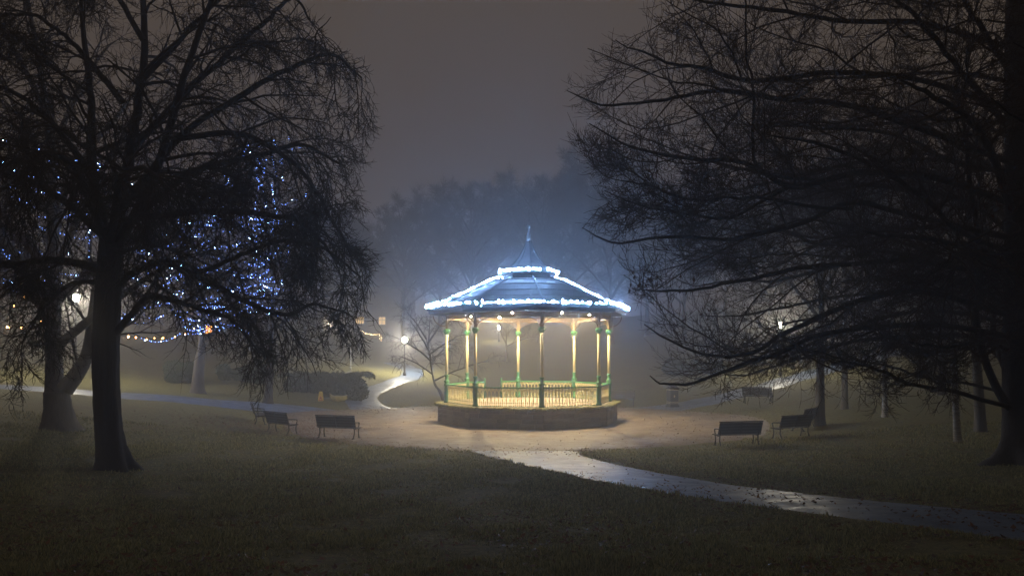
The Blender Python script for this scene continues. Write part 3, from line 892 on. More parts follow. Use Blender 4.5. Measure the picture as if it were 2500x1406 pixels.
L1 = [px(882, 807, yv), px(893, 814, yv), px(910, 817, yv), px(927, 816, yv)]
L2 = [px(927, 816, yv), px(928.5, 840, yv)]
L3 = [px(931, 818, yv), px(932, 838, yv)]
string_lights('porch_lights', 'gold festoon lamps edging a porch left of the white path lamp', 'string lights', [L1, L2, L3], gold_em, 0.16, 0.035)
g2 = on_ground(2420, 88)
zz = CAMZ - g2[2]
house(g2, 13, 8, 6.5, 3.0, -0.3, [(-3.4, zz + (HOR - 848) / F * 84, 1.5, 1.2, w_or2), (2.9, zz + (HOR - 860) / F * 88, 1.6, 1.3, w_or2)], 'dark house with dull orange windows behind the big beech trunk')
g3 = on_ground(40, 84)
zz = CAMZ - g3[2]
house(g3, 10, 8, 11.5, 3.0, 0.45, [(0.2, zz + (HOR - 632) / F * 82, 1.0, 1.0, w_or)], 'tall dim house with a high orange window at the left edge')

# ------------------------------------------------------------------ trees
def perp(Tn, g):
    a = g.normal(size=Tn.shape)
    a -= (a * Tn).sum(1)[:, None] * Tn
    return a / np.maximum(np.linalg.norm(a, axis=1), 1e-6)[:, None]

def unit(a):
    return a / np.maximum(np.linalg.norm(a, axis=-1, keepdims=True), 1e-9)

def run(pos, d, L, r0, r1, n, g, wander, grav, tip=0.0):
    """grow N branches; grav bends down along the length (negative: up), tip is an extra vertical pull at the end"""
    N = len(pos)
    P = np.empty((N, n + 1, 3)); P[:, 0] = pos
    d = d.copy()
    for s in range(n):
        u = s / max(n - 1, 1)
        d = d + g.normal(0, wander, d.shape)
        d[:, 2] += -grav + tip * u * u
        d = unit(d)
        P[:, s + 1] = P[:, s] + d * (L / n)[:, None]
    k = np.linspace(0, 1, n + 1)
    R = r0[:, None] * (1 - k) + r1[:, None] * k
    return P, R

def kids(P, R, L, k, g, t0=0.2, ang=0.8, asd=0.2, lr=0.55, lsd=0.25, taper=0.6, rr=0.55, planar=0.0, upb=0.0, tipchild=True):
    N, n1, _ = P.shape; n = n1 - 1
    j = np.arange(k)
    t = t0 + (1 - t0) * (j[None, :] + g.uniform(0.1, 0.9, (N, k))) / k
    if tipchild: t[:, -1] = 0.995
    f = t * n; i = np.clip(f.astype(int), 0, n - 1); w = f - i
    ar = np.arange(N)[:, None]
    A, B = P[ar, i], P[ar, i + 1]
    pos = A * (1 - w)[..., None] + B * w[..., None]
    tan = unit(B - A)
    rad = R[ar, i] * (1 - w) + R[ar, i + 1] * w
    tan = tan.reshape(-1, 3); pos = pos.reshape(-1, 3); rad = rad.ravel(); tt = t.ravel()
    pv = perp(tan, g)
    if planar > 0:
        sgn = np.where((j % 2) == 0, 1.0, -1.0)[None, :].repeat(N, 0).ravel()
        h = unit(np.cross(tan, np.array([0, 0, 1.0]))) * sgn[:, None]
        pv = unit(pv * (1 - planar) + h * planar)
        pv = unit(pv - (pv * tan).sum(1)[:, None] * tan)
    a = g.normal(ang, asd, len(tan))
    if tipchild:
        tipm = (np.tile(j, N) == k - 1)
        a = np.where(tipm, a * 0.35, a)
    d = tan * np.cos(a)[:, None] + pv * np.sin(a)[:, None]
    d[:, 2] += upb
    d = unit(d)
    Lc = np.repeat(L, k) * lr * (1 - taper * (tt - t0) / (1 - t0 + 1e-6)) * np.clip(g.normal(1, lsd, len(tt)), 0.4, 1.7)
    rc = np.minimum(rad * rr, Lc * 0.022 + 0.004)
    return pos, d, Lc, rc

def tubes(parts):
    """parts: (P (N,m,3), R (N,m), sides) -> V, Q"""
    Vs, Qs, base = [], [], 0
    for P, R, sd in parts:
        N, m, _ = P.shape
        Tn = unit(np.gradient(P, axis=1))
        ref = np.array([0.31, 0.52, 0.80]); ref /= np.linalg.norm(ref)
        U = unit(np.cross(Tn, ref)); W = np.cross(Tn, U)
        a = 2 * PI * np.arange(sd) / sd
        ring = U[:, :, None, :] * np.cos(a)[None, None, :, None] + W[:, :, None, :] * np.sin(a)[None, None, :, None]
        V = P[:, :, None, :] + ring * R[:, :, None, None]
        Vs.append(V.reshape(-1, 3))
        n_, i_, j_ = np.meshgrid(np.arange(N), np.arange(m - 1), np.arange(sd), indexing='ij')
        a0 = (n_ * m + i_) * sd + j_; a1 = (n_ * m + i_) * sd + (j_ + 1) % sd
        Qs.append(np.stack([a0, a1, a1 + sd, a0 + sd], -1).reshape(-1, 4) + base)
        base += N * m * sd
    return np.concatenate(Vs), np.concatenate(Qs)

def limb_line(pts, r0, r1, n=26, jit=0.05, g=rng):
    P = smooth_line(pts, n)
    u = np.linspace(0, 1, n)
    wob = np.cumsum(g.normal(0, jit, (n, 3)), 0) * 0.35
    wob -= wob[0]; wob *= (u * (1 - u) * 4)[:, None] * 0.5 + 0.25 * u[:, None]
    R = r0 * (1 - u) ** 0.8 + r1
    return P + wob, R

def trunk_mesh(name, P, R, sides=18, flare=0.45, rough=0.06, seed=1, mat=None):
    """round trunk with root flare and uneven bark ridges"""
    g = np.random.default_rng(seed)
    n = len(P)
    ph = g.uniform(0, 6.28, 6)
    V = []
    for i in range(n):
        z = P[i][2] - P[0][2]
        fl = flare * math.exp(-z / 0.35)
        for j in range(sides):
            a = 2 * PI * j / sides
            k = 1 + fl * (1 + 0.95 * math.sin(5 * a + ph[0])) + rough * (math.sin(3 * a + ph[1] + z * 0.5) * 0.6 + math.sin(7 * a + ph[2] - z) * 0.4 + g.normal(0, 0.25))
            V.append((P[i][0] + R[i] * k * math.cos(a), P[i][1] + R[i] * k * math.sin(a), P[i][2]))
    Q = []
    for i in range(n - 1):
        for j in range(sides):
            j2 = (j + 1) % sides
            Q.append((i * sides + j, i * sides + j2, (i + 1) * sides + j2, (i + 1) * sides + j))
    me = np_mesh(name, np.array(V), np.array(Q))
    if mat: me.materials.append(mat)
    return me

def prune(P, edge, side, g):
    """keep branches on the crown's side of its outline; edge: (row, column) knots, side -1 keeps smaller columns"""
    rows = np.array([e[0] for e in edge], float); cols = np.array([e[1] for e in edge], float)
    u = 1250 + P[..., 0] / P[..., 1] * F; v = HOR + (CAMZ - P[..., 2]) / P[..., 1] * F
    lim = np.interp(v, rows, cols) + np.abs(g.normal(0, 30, len(P)))[:, None] * side * -1.0
    return ((u - lim) * side > 0).all(1)

def crown_of(limbs, spec, g, outline=None):
    """limbs: list of (P,R); spec: list of dicts, one for each level of branching. returns tube parts"""
    out = []; keep = []
    n = max(len(l[0]) for l in limbs)
    P = np.stack([l[0] for l in limbs]); R = np.stack([l[1] for l in limbs])
    L = np.linalg.norm(np.diff(P, axis=1), axis=2).sum(1)
    for lv, sp_ in enumerate(spec):
        k = sp_['k']
        pos, d, Lc, rc = kids(P, R, L, k, g, sp_.get('t0', 0.2), sp_['ang'], sp_.get('asd', 0.2), sp_['lr'], sp_.get('lsd', 0.25), sp_.get('taper', 0.55), sp_.get('rr', 0.55), sp_.get('planar', 0.0), sp_.get('upb', 0.0))
        Lc = np.clip(Lc, sp_.get('lmin', 0.1), sp_.get('lmax', 9))
        rc = np.maximum(rc, sp_.get('rmin', 0.004))
        P, R = run(pos, d, Lc, rc, np.maximum(rc * sp_.get('end', 0.35), 0.0025), sp_['n'], g, sp_['wander'], sp_['grav'], sp_.get('tip', 0.0))
        if 'zmin' in sp_:
            ok = P[:, :, 2].min(1) > sp_['zmin']
            P, R, Lc = P[ok], R[ok], Lc[ok]
        if outline is not None:
            ok = prune(P, outline[0], outline[1], g)
            P, R, Lc = P[ok], R[ok], Lc[ok]
        L = Lc
        out.append((P, R, sp_.get('sides', 3)))
        keep.append((P, R))
    return out, keep

def assemble(name, label, cat, base, trunk_me, limbs, parts, bark, twig, group=None, limb_sides=9):
    base = np.array(base, float)
    root = tag(empty(name, tuple(base)), label, cat, group)
    trunk_me.transform(Matrix.Translation(-Vector(base)))
    link_mesh('trunk', trunk_me, bark, root)
    for P, R in limbs:
        V, Q = tubes([((P - base)[None], R[None], limb_sides)])
        link_mesh('limb', np_mesh('limb', V, Q), bark, root)
    parts = [(P - base, R, s) for P, R, s in parts]
    V, Q = tubes(parts)
    link_mesh('crown', np_mesh('crown', V, Q), twig, root)
    return root

# ---- the dark tree on the left (drooping twigs)
g = np.random.default_rng(101)
D0 = 20.7
tb = px(285, 1150, D0); tb[2] = tz(tb[0], tb[1]) - 0.08
tp = np.array([tb, px(268, 1060, D0), px(261, 960, D0), px(259, 850, D0), px(262, 740, D0), px(268, 640, D0), px(272, 560, D0)])
TP = smooth_line(tp, 34)
TR = np.interp(np.linspace(0, 1, 34), [0, 0.15, 0.5, 0.8, 1], [0.37, 0.33, 0.31, 0.31, 0.26])
tme = trunk_mesh('trunk', TP, TR, seed=4, sides=32, flare=0.5, rough=0.11)
LT = []
LK = 0.62
def LL(pts, r0, r1=0.02, n=26):
    q = [px(p[0], p[1], p[2] if len(p) > 2 else D0) for p in pts]
    LT.append(limb_line(q, r0 * LK, r1, 32, 0.10, g))
LL([(268, 640), (300, 470, 20.9), (330, 330, 21), (350, 150, 21.2), (345, -100, 21.3), (350, -330, 21.2)], 0.25)
LL([(266, 620), (238, 470), (238, 300), (222, 100), (200, -180)], 0.22)
LL([(278, 610), (360, 480, 20.3), (420, 330, 19.8), (480, 150, 19.4), (560, -50, 19), (610, -220, 19)], 0.19)
LL([(270, 710), (330, 662), (395, 640), (470, 672, 20.3), (600, 742, 20), (690, 768, 19.8), (760, 742, 19.6), (850, 765, 19.4)], 0.145)
LL([(280, 815), (335, 752), (375, 722), (440, 735, 20.4), (520, 758, 20.1), (570, 790, 19.8), (620, 850, 19.6)], 0.12)
LL([(285, 580), (400, 470, 20.2), (520, 402, 19.8), (640, 372, 19.5), (750, 345, 19.3), (850, 400, 19.1)], 0.14)
LL([(300, 500), (450, 330, 20.5), (600, 225, 20.3), (720, 165, 20.1), (810, 140, 20), (880, 190, 19.9)], 0.13)
LL([(255, 660), (150, 640), (60, 645), (-60, 680), (-160, 760)], 0.16)
LL([(258, 580), (140, 480), (40, 430), (-80, 440), (-180, 500)], 0.14)
LL([(240, 440), (120, 300), (0, 220), (-120, 200)], 0.12)
LL([(290, 540), (470, 520, 19.8), (640, 522, 19.2), (760, 560, 18.9), (840, 650, 18.7)], 0.12)
LL([(268, 580), (300, 450, 18.6), (350, 410, 16.9), (430, 470, 15.4)], 0.14)
LL([(268, 590), (300, 500, 22.8), (390, 420, 25), (490, 430, 27)], 0.14)
LL([(255, 570), (180, 420, 18.6), (120, 370, 17), (60, 450, 15.6)], 0.13)
LL([(335, 350), (500, 180, 20.5), (630, 70, 20.3), (700, 10, 20.2), (750, 60, 20.1)], 0.11)
LL([(300, 250), (180, 120), (60, 40), (-60, 60)], 0.10)
LL([(255, 690), (190, 690, 20.4), (120, 740, 20.2), (60, 830, 20)], 0.09)
LL([(420, 340, 19.8), (590, 330, 19.5), (730, 420, 19.3), (810, 530, 19.2), (870, 650, 19)], 0.10)
LL([(260, 640), (330, 600, 22.3), (440, 610, 23.8), (540, 660, 25)], 0.10)
LL([(470, 670, 20.3), (560, 640, 19.6), (680, 600, 19), (790, 610, 18.6), (880, 680, 18.4)], 0.07)
LL([(345, 200, 21), (480, 60, 21), (600, -60, 21), (700, -120, 21)], 0.09)
LL([(350, 100, 21), (250, -60, 20.5), (120, -140, 20), (-20, -160, 20)], 0.09)
spec = [
    dict(k=14, ang=0.90, asd=0.28, lr=0.33, taper=0.35, n=7, wander=0.13, grav=0.07, t0=0.18, sides=5, rr=0.5, rmin=0.016, lmin=1.0, lmax=3.4),
    dict(k=8, ang=0.75, lr=0.55, taper=0.35, n=7, wander=0.17, grav=0.15, tip=0.20, t0=0.15, sides=4, rmin=0.011, lmin=0.7, lmax=2.4),
    dict(k=7, ang=0.80, lr=0.48, taper=0.4, n=3, wander=0.18, grav=0.17, tip=0.32, t0=0.12, sides=3, rmin=0.010, lmin=0.32, lmax=1.2),
    dict(k=4, ang=0.80, lr=0.48, taper=0.4, n=1, wander=0.18, grav=-0.15, tip=0.0, t0=0.12, sides=3, rmin=0.0065, lmin=0.12, lmax=0.42),
]
for s_ in spec: s_['zmin'] = 1.75
edgeL = [(-400, 560), (-100, 690), (0, 745), (60, 775), (120, 830), (155, 890), (250, 905), (330, 915), (390, 885), (480, 885), (560, 905), (605, 950), (640, 930), (700, 885), (800, 890), (870, 895), (905, 850), (960, 720), (1000, 640)]
parts, keepL = crown_of(LT, spec, g, (edgeL, -1))
lime = assemble('tree', 'big dark bare tree with drooping twigs filling the left of the picture', 'tree', tb, tme, LT, parts, M['bark_left'], M['twig'])

l2_ = copy_tree(lime)
l2_.location = (-24.0, 31.0, tz(-24.0, 31.0) - 0.08); l2_.rotation_euler = (0, 0, 2.0)
tag(l2_, 'drooping bare tree at the left edge, its trunk out of the picture', 'tree')

# ---- the beech on the right (level fans of twigs turning up at the tips)
g = np.random.default_rng(202)
D1 = 21.0
tb = px(2505, 1110, D1); tb[2] = tz(tb[0], tb[1]) - 0.1
TP = smooth_line(np.array([tb, px(2494, 1000, D1), px(2490, 850, D1), px(2490, 650, D1), px(2488, 400, D1), px(2478, 100, D1), px(2480, -260, D1)]), 40)
TR = np.interp(np.linspace(0, 1, 40), [0, 0.15, 0.5, 0.8, 1], [0.54, 0.46, 0.38, 0.26, 0.14])
tme = trunk_mesh('trunk', TP, TR, seed=9, rough=0.06, sides=26, flare=0.7)
LT = []
D0 = D1
LK = 0.52
LL([(2496, 1035), (2420, 935, 20.8), (2385, 800, 20.7), (2390, 650, 20.6), (2362, 430, 20.4), (2330, 200, 20.2)], 0.17, 0.03)
LL([(2494, 1000), (2345, 964, 20), (2230, 945, 19), (2130, 915, 18), (2040, 888, 17.4), (1985, 860, 17)], 0.10, 0.012)
LL([(2460, 820), (2300, 795, 20), (2150, 800, 18.5), (2010, 815, 17.6), (1900, 860, 17), (1790, 905, 16.8), (1690, 940, 16.6), (1620, 938, 16.5), (1588, 915, 16.5)], 0.13, 0.01, 34)
LL([(2462, 770), (2250, 710, 19.5), (2080, 740, 18), (1930, 800, 17), (1840, 850, 16.6), (1750, 862, 16.4), (1650, 832, 16.2), (1570, 785, 16)], 0.13, 0.01, 32)
LL([(2470, 680), (2250, 640, 19), (2050, 645, 18), (1900, 665, 17), (1760, 690, 16.3), (1640, 700, 15.8), (1545, 702, 15.5)], 0.12, 0.01, 30)
LL([(2472, 580), (2280, 540, 19), (2080, 500, 18), (1940, 560, 17), (1800, 602, 16.6), (1650, 595, 16.3), (1500, 606, 16.1), (1420, 560, 16)], 0.13, 0.008, 32)
LL([(2475, 500), (2300, 440, 19.5), (2100, 415, 18), (1940, 445, 17.2), (1830, 390, 16.8), (1700, 368, 16.5), (1560, 340, 16.2), (1440, 290, 16)], 0.16, 0.01, 32)
LL([(2476, 400), (2280, 330, 19), (2080, 262, 18), (1900, 240, 17.2), (1720, 222, 16.8), (1600, 248, 16.5), (1460, 258, 16.2), (1375, 222, 16)], 0.15, 0.008, 32)
LL([(2478, 270), (2250, 200, 19), (2050, 182, 18), (1820, 200, 17), (1720, 158, 16.8), (1640, 150, 16.6), (1560, 112, 16.4), (1500, 85, 16.3)], 0.13, 0.008, 32)
LL([(2478, 120), (2250, 60, 19), (2050, 60, 18), (1860, 40, 17.2), (1700, 20, 16.8), (1610, -50, 16.6)], 0.13, 0.01)
LL([(2480, 0), (2300, -100, 19), (2050, -130, 18), (1850, -150, 17), (1700, -210, 16.6)], 0.14, 0.01)
LL([(1990, 440, 17.5), (1845, 410, 17), (1826, 250, 16.9), (1810, 100, 16.8), (1800, -60, 16.8)], 0.06, 0.012)
LL([(2472, 520), (2400, 350, 18), (2300, 250, 15.5), (2200, 190, 13.6)], 0.17, 0.02)
LL([(2470, 660), (2380, 600, 18), (2250, 580, 15.8), (2110, 560, 14.3)], 0.14, 0.02)
LL([(2480, 520), (2600, 400, 20), (2760, 350, 19)], 0.16, 0.02)
LL([(2480, 570), (2400, 480, 24), (2250, 420, 26.5), (2100, 400, 28.5)], 0.15, 0.02)
LL([(2470, 770), (2380, 700, 23), (2250, 680, 25.5), (2120, 700, 27.5)], 0.13, 0.02)
LL([(2470, 700), (2420, 640, 18.2), (2350, 640, 15.6), (2270, 680, 14.2)], 0.13, 0.02)
LL([(2478, 330), (2350, 180, 19), (2200, 20, 17.6), (2050, -60, 16.5)], 0.13, 0.02)
LL([(2478, 420), (2330, 400, 22), (2150, 330, 23), (1960, 330, 23.6), (1820, 300, 24)], 0.13, 0.02)
LL([(2475, 620), (2330, 560, 18.4), (2180, 440, 16.6), (2020, 360, 15.4), (1880, 330, 15)], 0.12, 0.015)
LL([(2476, 200), (2400, 40, 18.4), (2330, -60, 16.6)], 0.13, 0.02)
LL([(2472, 860), (2400, 830, 19), (2300, 850, 17.4), (2220, 840, 16.4)], 0.09, 0.015)
LL([(2080, 510, 18), (1960, 500, 17), (1820, 470, 16.4), (1690, 470, 16), (1580, 440, 15.8), (1480, 430, 15.7)], 0.07, 0.008)
LL([(1940, 450, 17.2), (1800, 520, 16.8), (1680, 530, 16.5), (1560, 505, 16.3), (1480, 470, 16.2)], 0.06, 0.008)
LTB = list(LT)
spec = [
    dict(k=12, ang=0.70, asd=0.15, lr=0.30, taper=0.45, n=8, wander=0.14, grav=0.015, tip=0.05, t0=0.20, sides=5, planar=0.60, rr=0.5, rmin=0.012, lmin=0.8, lmax=3.6),
    dict(k=9, ang=0.68, asd=0.15, lr=0.48, taper=0.45, n=6, wander=0.15, grav=-0.01, tip=0.10, t0=0.15, sides=4, planar=0.5, rmin=0.008, lmin=0.45, lmax=1.8),
    dict(k=7, ang=0.70, asd=0.15, lr=0.46, taper=0.4, n=3, wander=0.11, grav=-0.03, tip=0.14, t0=0.15, sides=3, planar=0.4, rmin=0.006, lmin=0.25, lmax=0.9),
    dict(k=3, ang=0.65, asd=0.2, lr=0.45, taper=0.4, n=1, wander=0.12, grav=-0.2, t0=0.2, sides=3, planar=0.4, rmin=0.0055, lmin=0.12, lmax=0.36),
]
for s_ in spec: s_['zmin'] = 2.3
edgeR = [(-500, 1640), (-100, 1620), (0, 1600), (90, 1505), (170, 1405), (240, 1370), (290, 1385), (350, 1415), (430, 1455), (500, 1475), (560, 1425), (610, 1455), (660, 1530), (710, 1545), (785, 1560), (850, 1590), (920, 1590), (960, 1640), (1000, 1700)]
parts, keepR = crown_of(LT, spec, g, (edgeR, 1))
beech = assemble('tree', 'huge bare beech with level fans of twigs, its dark trunk at the right edge', 'tree', tb, tme, LT, parts, M['bark'], M['twig_beech'])
# a few dry leaves still hanging on
lf = MB()
lf.add([(0, 0, 0), (0.022, 0.006, -0.025), (0.026, 0.010, -0.055), (0.0, 0.004, -0.095), (-0.026, 0.010, -0.055), (-0.022, 0.006, -0.025), (0, -0.004, -0.05)], [(0, 6, 1), (1, 6, 2), (2, 6, 3), (3, 6, 4), (4, 6, 5), (5, 6, 0)], True)
lf_me = lf.mesh('leaf'); lf_me.materials.append(M['beech_leaf'])
tips = keepR[2][0][:, -1]
prx = 1250 + tips[:, 0] / tips[:, 1] * F; pry = HOR + (CAMZ - tips[:, 2]) / tips[:, 1] * F
cand = np.where(((prx > 1530) & (prx < 1720) & (pry > 660) & (pry < 715)) | ((prx > 1840) & (prx < 1920) & (pry > 690) & (pry < 745)))[0]
for q in g.permutation(cand)[:34]:
    p = tips[q] - tb
    o = link_mesh('leaf', lf_me, None, beech, tuple(p), (g.uniform(-0.5, 0.5), g.uniform(-0.5, 0.5), g.uniform(0, 6.28)))
    s = g.uniform(0.8, 1.25); o.scale = (s, s, s)

b2_ = copy_tree(beech)
b2_.location = (18.2, 27.5, tz(18.2, 27.5) - 0.1); b2_.rotation_euler = (0, 0, -0.25)
tag(b2_, 'second bare beech behind the huge one, its twigs thickening the dark right edge', 'tree')

b3_ = copy_tree(beech)  # extra beech copy, added to darken the right edge
b3_.location = (17.5, 16.0, tz(17.5, 16.0) - 0.1); b3_.rotation_euler = (0, 0, 0.1)
tag(b3_, 'nearest bare beech, an added copy whose overhanging limbs darken the right edge', 'tree')

# ---- free-form bare trees for the middle distance and the far wood
def free_tree(seed, H, trunk_h, r0, spread, nl, spec, lean=(0, 0), fork=None, top_r=0.12):
    g = np.random.default_rng(seed)
    n = 30
    tp = np.array([(0, 0, -0.1), (lean[0] * 0.3, lean[1] * 0.3, trunk_h * 0.5), (lean[0] * 0.6, lean[1] * 0.6, trunk_h), (lean[0], lean[1], H * 0.75)])
    TP = smooth_line(tp, n); TR = np.interp(np.linspace(0, 1, n), [0, 0.1, 0.45, 1], [r0 * 1.08, r0, r0 * 0.8, r0 * top_r])
    limbs = []
    for q in range(nl):
        u = (q + g.uniform(0.1, 0.9)) / nl
        z = trunk_h * 0.85 + (H * 0.72 - trunk_h * 0.85) * u
        i = np.argmin(abs(TP[:, 2] - z)); s = TP[i]
        a = q * 2.4 + g.uniform(-0.4, 0.4)
        R_ = spread * (1 - 0.55 * u) * g.uniform(0.75, 1.15)
        rise = (H - z) * (0.22 + 0.65 * u) * g.uniform(0.7, 1.2)
        d = np.array([math.cos(a), math.sin(a), 0])
        pts = [s, s + d * R_ * 0.35 + (0, 0, rise * 0.45), s + d * R_ * 0.75 + (0, 0, rise * 0.85), s + d * R_ + (0, 0, rise)]
        limbs.append(limb_line(pts, min(r0 * 0.42, 0.03 + R_ * 0.022), 0.012, 18, 0.07, g))
    if fork is not None:
        limbs.append(limb_line(fork[0], fork[1], 0.03, 18, 0.04, g))
    parts, keep = crown_of(limbs, spec, g)
    return TP, TR, limbs, parts, keep
fspec = [
    dict(k=8, ang=0.75, lr=0.42, n=6, wander=0.12, grav=-0.01, t0=0.2, sides=4, rmin=0.012, lmin=0.8, lmax=4),
    dict(k=7, ang=0.75, lr=0.5, n=5, wander=0.14, grav=0.02, tip=0.1, t0=0.15, sides=3, rmin=0.009, lmin=0.4, lmax=2.2),
    dict(k=5, ang=0.75, lr=0.5, n=2, wander=0.14, grav=0.03, tip=0.15, t0=0.15, sides=3, rmin=0.008, lmin=0.25, lmax=1.1),
]
def place_free(seed, x, y, label, bark, twig, H, trunk_h, r0, spread, nl, spec=fspec, lean=(0, 0), fork=None, group=None, top_r=0.12, flare=0.35):
    TP, TR, limbs, parts, keep = free_tree(seed, H, trunk_h, r0, spread, nl, spec, lean, fork, top_r)
    b = np.array([x, y, tz(x, y)])
    TP = TP + b
    limbs = [(P + b, R) for P, R in limbs]
    parts = [(P + b, R, s) for P, R, s in parts]
    keep = [(P + b, R) for P, R in keep]
    tme = trunk_mesh('trunk', TP, TR, seed=seed, sides=14, flare=flare)
    o = assemble('tree', label, 'tree', b, tme, limbs, parts, bark, twig, group)
    return o, keep, limbs

# pale forked tree on the left, wrapped in blue lights
x, y = px(145, 1000, 30)[:2]
t1, k1, l1 = place_free(31, x, y, 'thick pale forked trunk beside the left path, left of the dark tree', M['bark_grey'], M['twig'], 17, 2.6, 0.52, 7.0, 13,
    fork=([(0.2, 0, 1.5), (0.62, 0.1, 2.15), (0.98, 0.15, 3.0), (1.15, 0.2, 4.6), (1.5, 0.3, 7.5), (1.9, 0.4, 11)], 0.30), lean=(-0.5, 0.3), top_r=0.2)
x, y = px(482, 950, 50)[:2]
t2, k2, l2 = place_free(32, x, y, 'pale straight trunk with bare crown behind the left path near the hedge', M['bark_grey'], M['twig'], 18, 4.0, 0.36, 7.5, 14, lean=(0.5, 0))
x, y = px(655, 930, 48)[:2]
t3, k3, l3 = place_free(33, x, y, 'misty bare tree hung with blue lights behind the drooping twigs', M['bark'], M['twig'], 17.5, 5.0, 0.24, 4.5, 13, lean=(0.3, 0.2))
x, y = px(-40, 980, 46)[:2]
t4, k4, l4 = place_free(34, x, y, 'bare tree with blue lights beyond the path, leftmost of all the trees', M['bark'], M['twig'], 17, 3.5, 0.4, 7.0, 12)
# drooping bare tree behind the bandstand
dspec = [dict(d_) for d_ in fspec]
dspec[0].update(grav=0.06); dspec[1].update(grav=0.12, tip=0.2); dspec[2].update(grav=0.12, tip=0.25)
x, y = px(1088, 930, 56)[:2]
place_free(35, x, y, 'dark drooping bare tree just behind the bandstand, nearest the winding white path', M['bark'], M['twig'], 6.4, 1.6, 0.14, 3.8, 10, spec=dspec, lean=(-1.4, 0))
x, y = px(1236, 930, 84)[:2]
place_free(36, x, y, 'small misty bare tree beneath the distant lamp, framed by bandstand columns', M['bark'], M['twig'], 6.5, 1.6, 0.16, 2.8, 9)

# right-hand trunks
bspec = [dict(d_) for d_ in fspec]
bspec[0].update(k=6); bspec[1].update(k=5, grav=0.06); bspec[2].update(k=4, grav=0.08)
rt = [
    (2338, 28.5, 'slim white birch trunk nearest the big beech trunk', M['birch'], 13, 4.5, 0.115, 2.8, 11, (-0.35, 0)),
    (2161, 38, 'thin white birch trunk between the grey trunk and the beech', M['birch'], 14, 5.0, 0.13, 2.8, 11, (-0.2, 0)),
    (2001, 37, 'grey straight trunk just behind the overlapping benches', M['bark_grey'], 15, 4.5, 0.22, 4.2, 12, (0.1, 0)),
    (2062, 43, 'dim slim trunk behind and right of the grey straight trunk', M['bark_grey'], 15, 5.0, 0.17, 3.6, 11, (0.1, 0)),
    (2395, 31, 'leaning pale trunk close against the beech trunk', M['bark_grey'], 14, 4.5, 0.20, 3.2, 11, (-0.5, 0)),
    (2300, 46, 'dark straight trunk deep in the shade behind the white birches', M['bark'], 16, 5, 0.2, 4, 11, (0, 0)),
]
for q, (pxx, d, lab, bk, H, th, r0, spd, nl, ln) in enumerate(rt):
    x = (pxx - 1250) / F * d
    place_free(50 + q, x, d, lab, bk, M['twig'], H, th, r0, spd, nl, spec=bspec, lean=ln, flare=0.2)

# far wood: three kinds, copied
far_specs = [dict(d_) for d_ in fspec]
far_specs[2].update(rmin=0.018, k=7, n=2, lmin=0.6); far_specs[1].update(rmin=0.02, k=8, n=4); far_specs[0].update(rmin=0.028, k=10)
far_specs.append(dict(k=3, ang=0.8, lr=0.5, n=1, wander=0.15, grav=0.0, t0=0.15, sides=3, rmin=0.016, lmin=0.35, lmax=0.8))
proto = []
for q, (H, th, r0, spd, nl) in enumerate(((21, 5, 0.36, 7.5, 17), (23, 6, 0.38, 8.0, 18))):
    o, _, _ = place_free(70 + q, 0, 0, 'tmp', M['bark'], M['twig'], H, th, r0, spd, nl, spec=far_specs)
    proto.append(o)
far = [
    (905, 108, 0, 0.92, 'misty bare tree over the porch lights'),
    (985, 100, 2, 1.02, 'misty bare tree rising right above the winding path lamp'),
    (1075, 112, 1, 0.98, 'misty far tree, first crown clear of the roof left of the spire'),
    (1150, 100, 0, 1.06, 'misty far tree with rounded crown close left of the spire'),
    (1235, 114, 1, 1.06, 'misty far tree directly behind the spire'),
    (1320, 104, 0, 1.16, 'misty far tree just right of the spire tip'),
    (1400, 112, 1, 1.14, 'tallest misty far tree, above the right end of the roof'),
    (1490, 100, 2, 1.28, 'misty far tree above the right corner of the bandstand'),
    (1580, 108, 1, 0.95, 'misty far tree behind the tips of the lowest beech fan'),
    (1670, 98, 0, 1.0, 'misty far tree behind the beech leaves'),
    (1770, 106, 2, 1.05, 'misty far tree left of the lamp in the beech twigs'),
    (1880, 96, 0, 0.95, 'misty far tree behind the lamp in the beech twigs'),
    (1990, 100, 1, 0.95, 'misty far tree above the grey straight trunk'),
    (2120, 94, 2, 1.0, 'misty far tree behind the thin white birch'),
    (810, 102, 2, 0.95, 'misty far tree beyond the dark shrub'),
    (710, 112, 1, 0.92, 'misty far tree beyond the blue-lit branches'),
    (600, 104, 0, 0.95, 'misty far tree right of the orange window'),
    (420, 108, 1, 0.9, 'misty far tree left of the orange window'),
    (250, 98, 2, 1.0, 'misty far tree behind the dark left trunk'),
    (90, 104, 0, 0.95, 'misty far tree behind the pale forked trunk'),
]
used = set()
for pxx, d, kind, sc_, lab in far:
    kind = 1 if kind == 1 else 0
    sc_ *= 0.80 if pxx < 1040 else 0.89
    if kind in used: o = copy_tree(proto[kind])
    else: o = proto[kind]; used.add(kind)
    x = (pxx - 1250) / F * d
    o.location = (x, d, tz(x, d)); o.rotation_euler = (0, 0, (pxx * 0.37) % 6.28); o.scale = (sc_, sc_, sc_)
    tag(o, lab, 'tree', 'far bare trees in the mist')

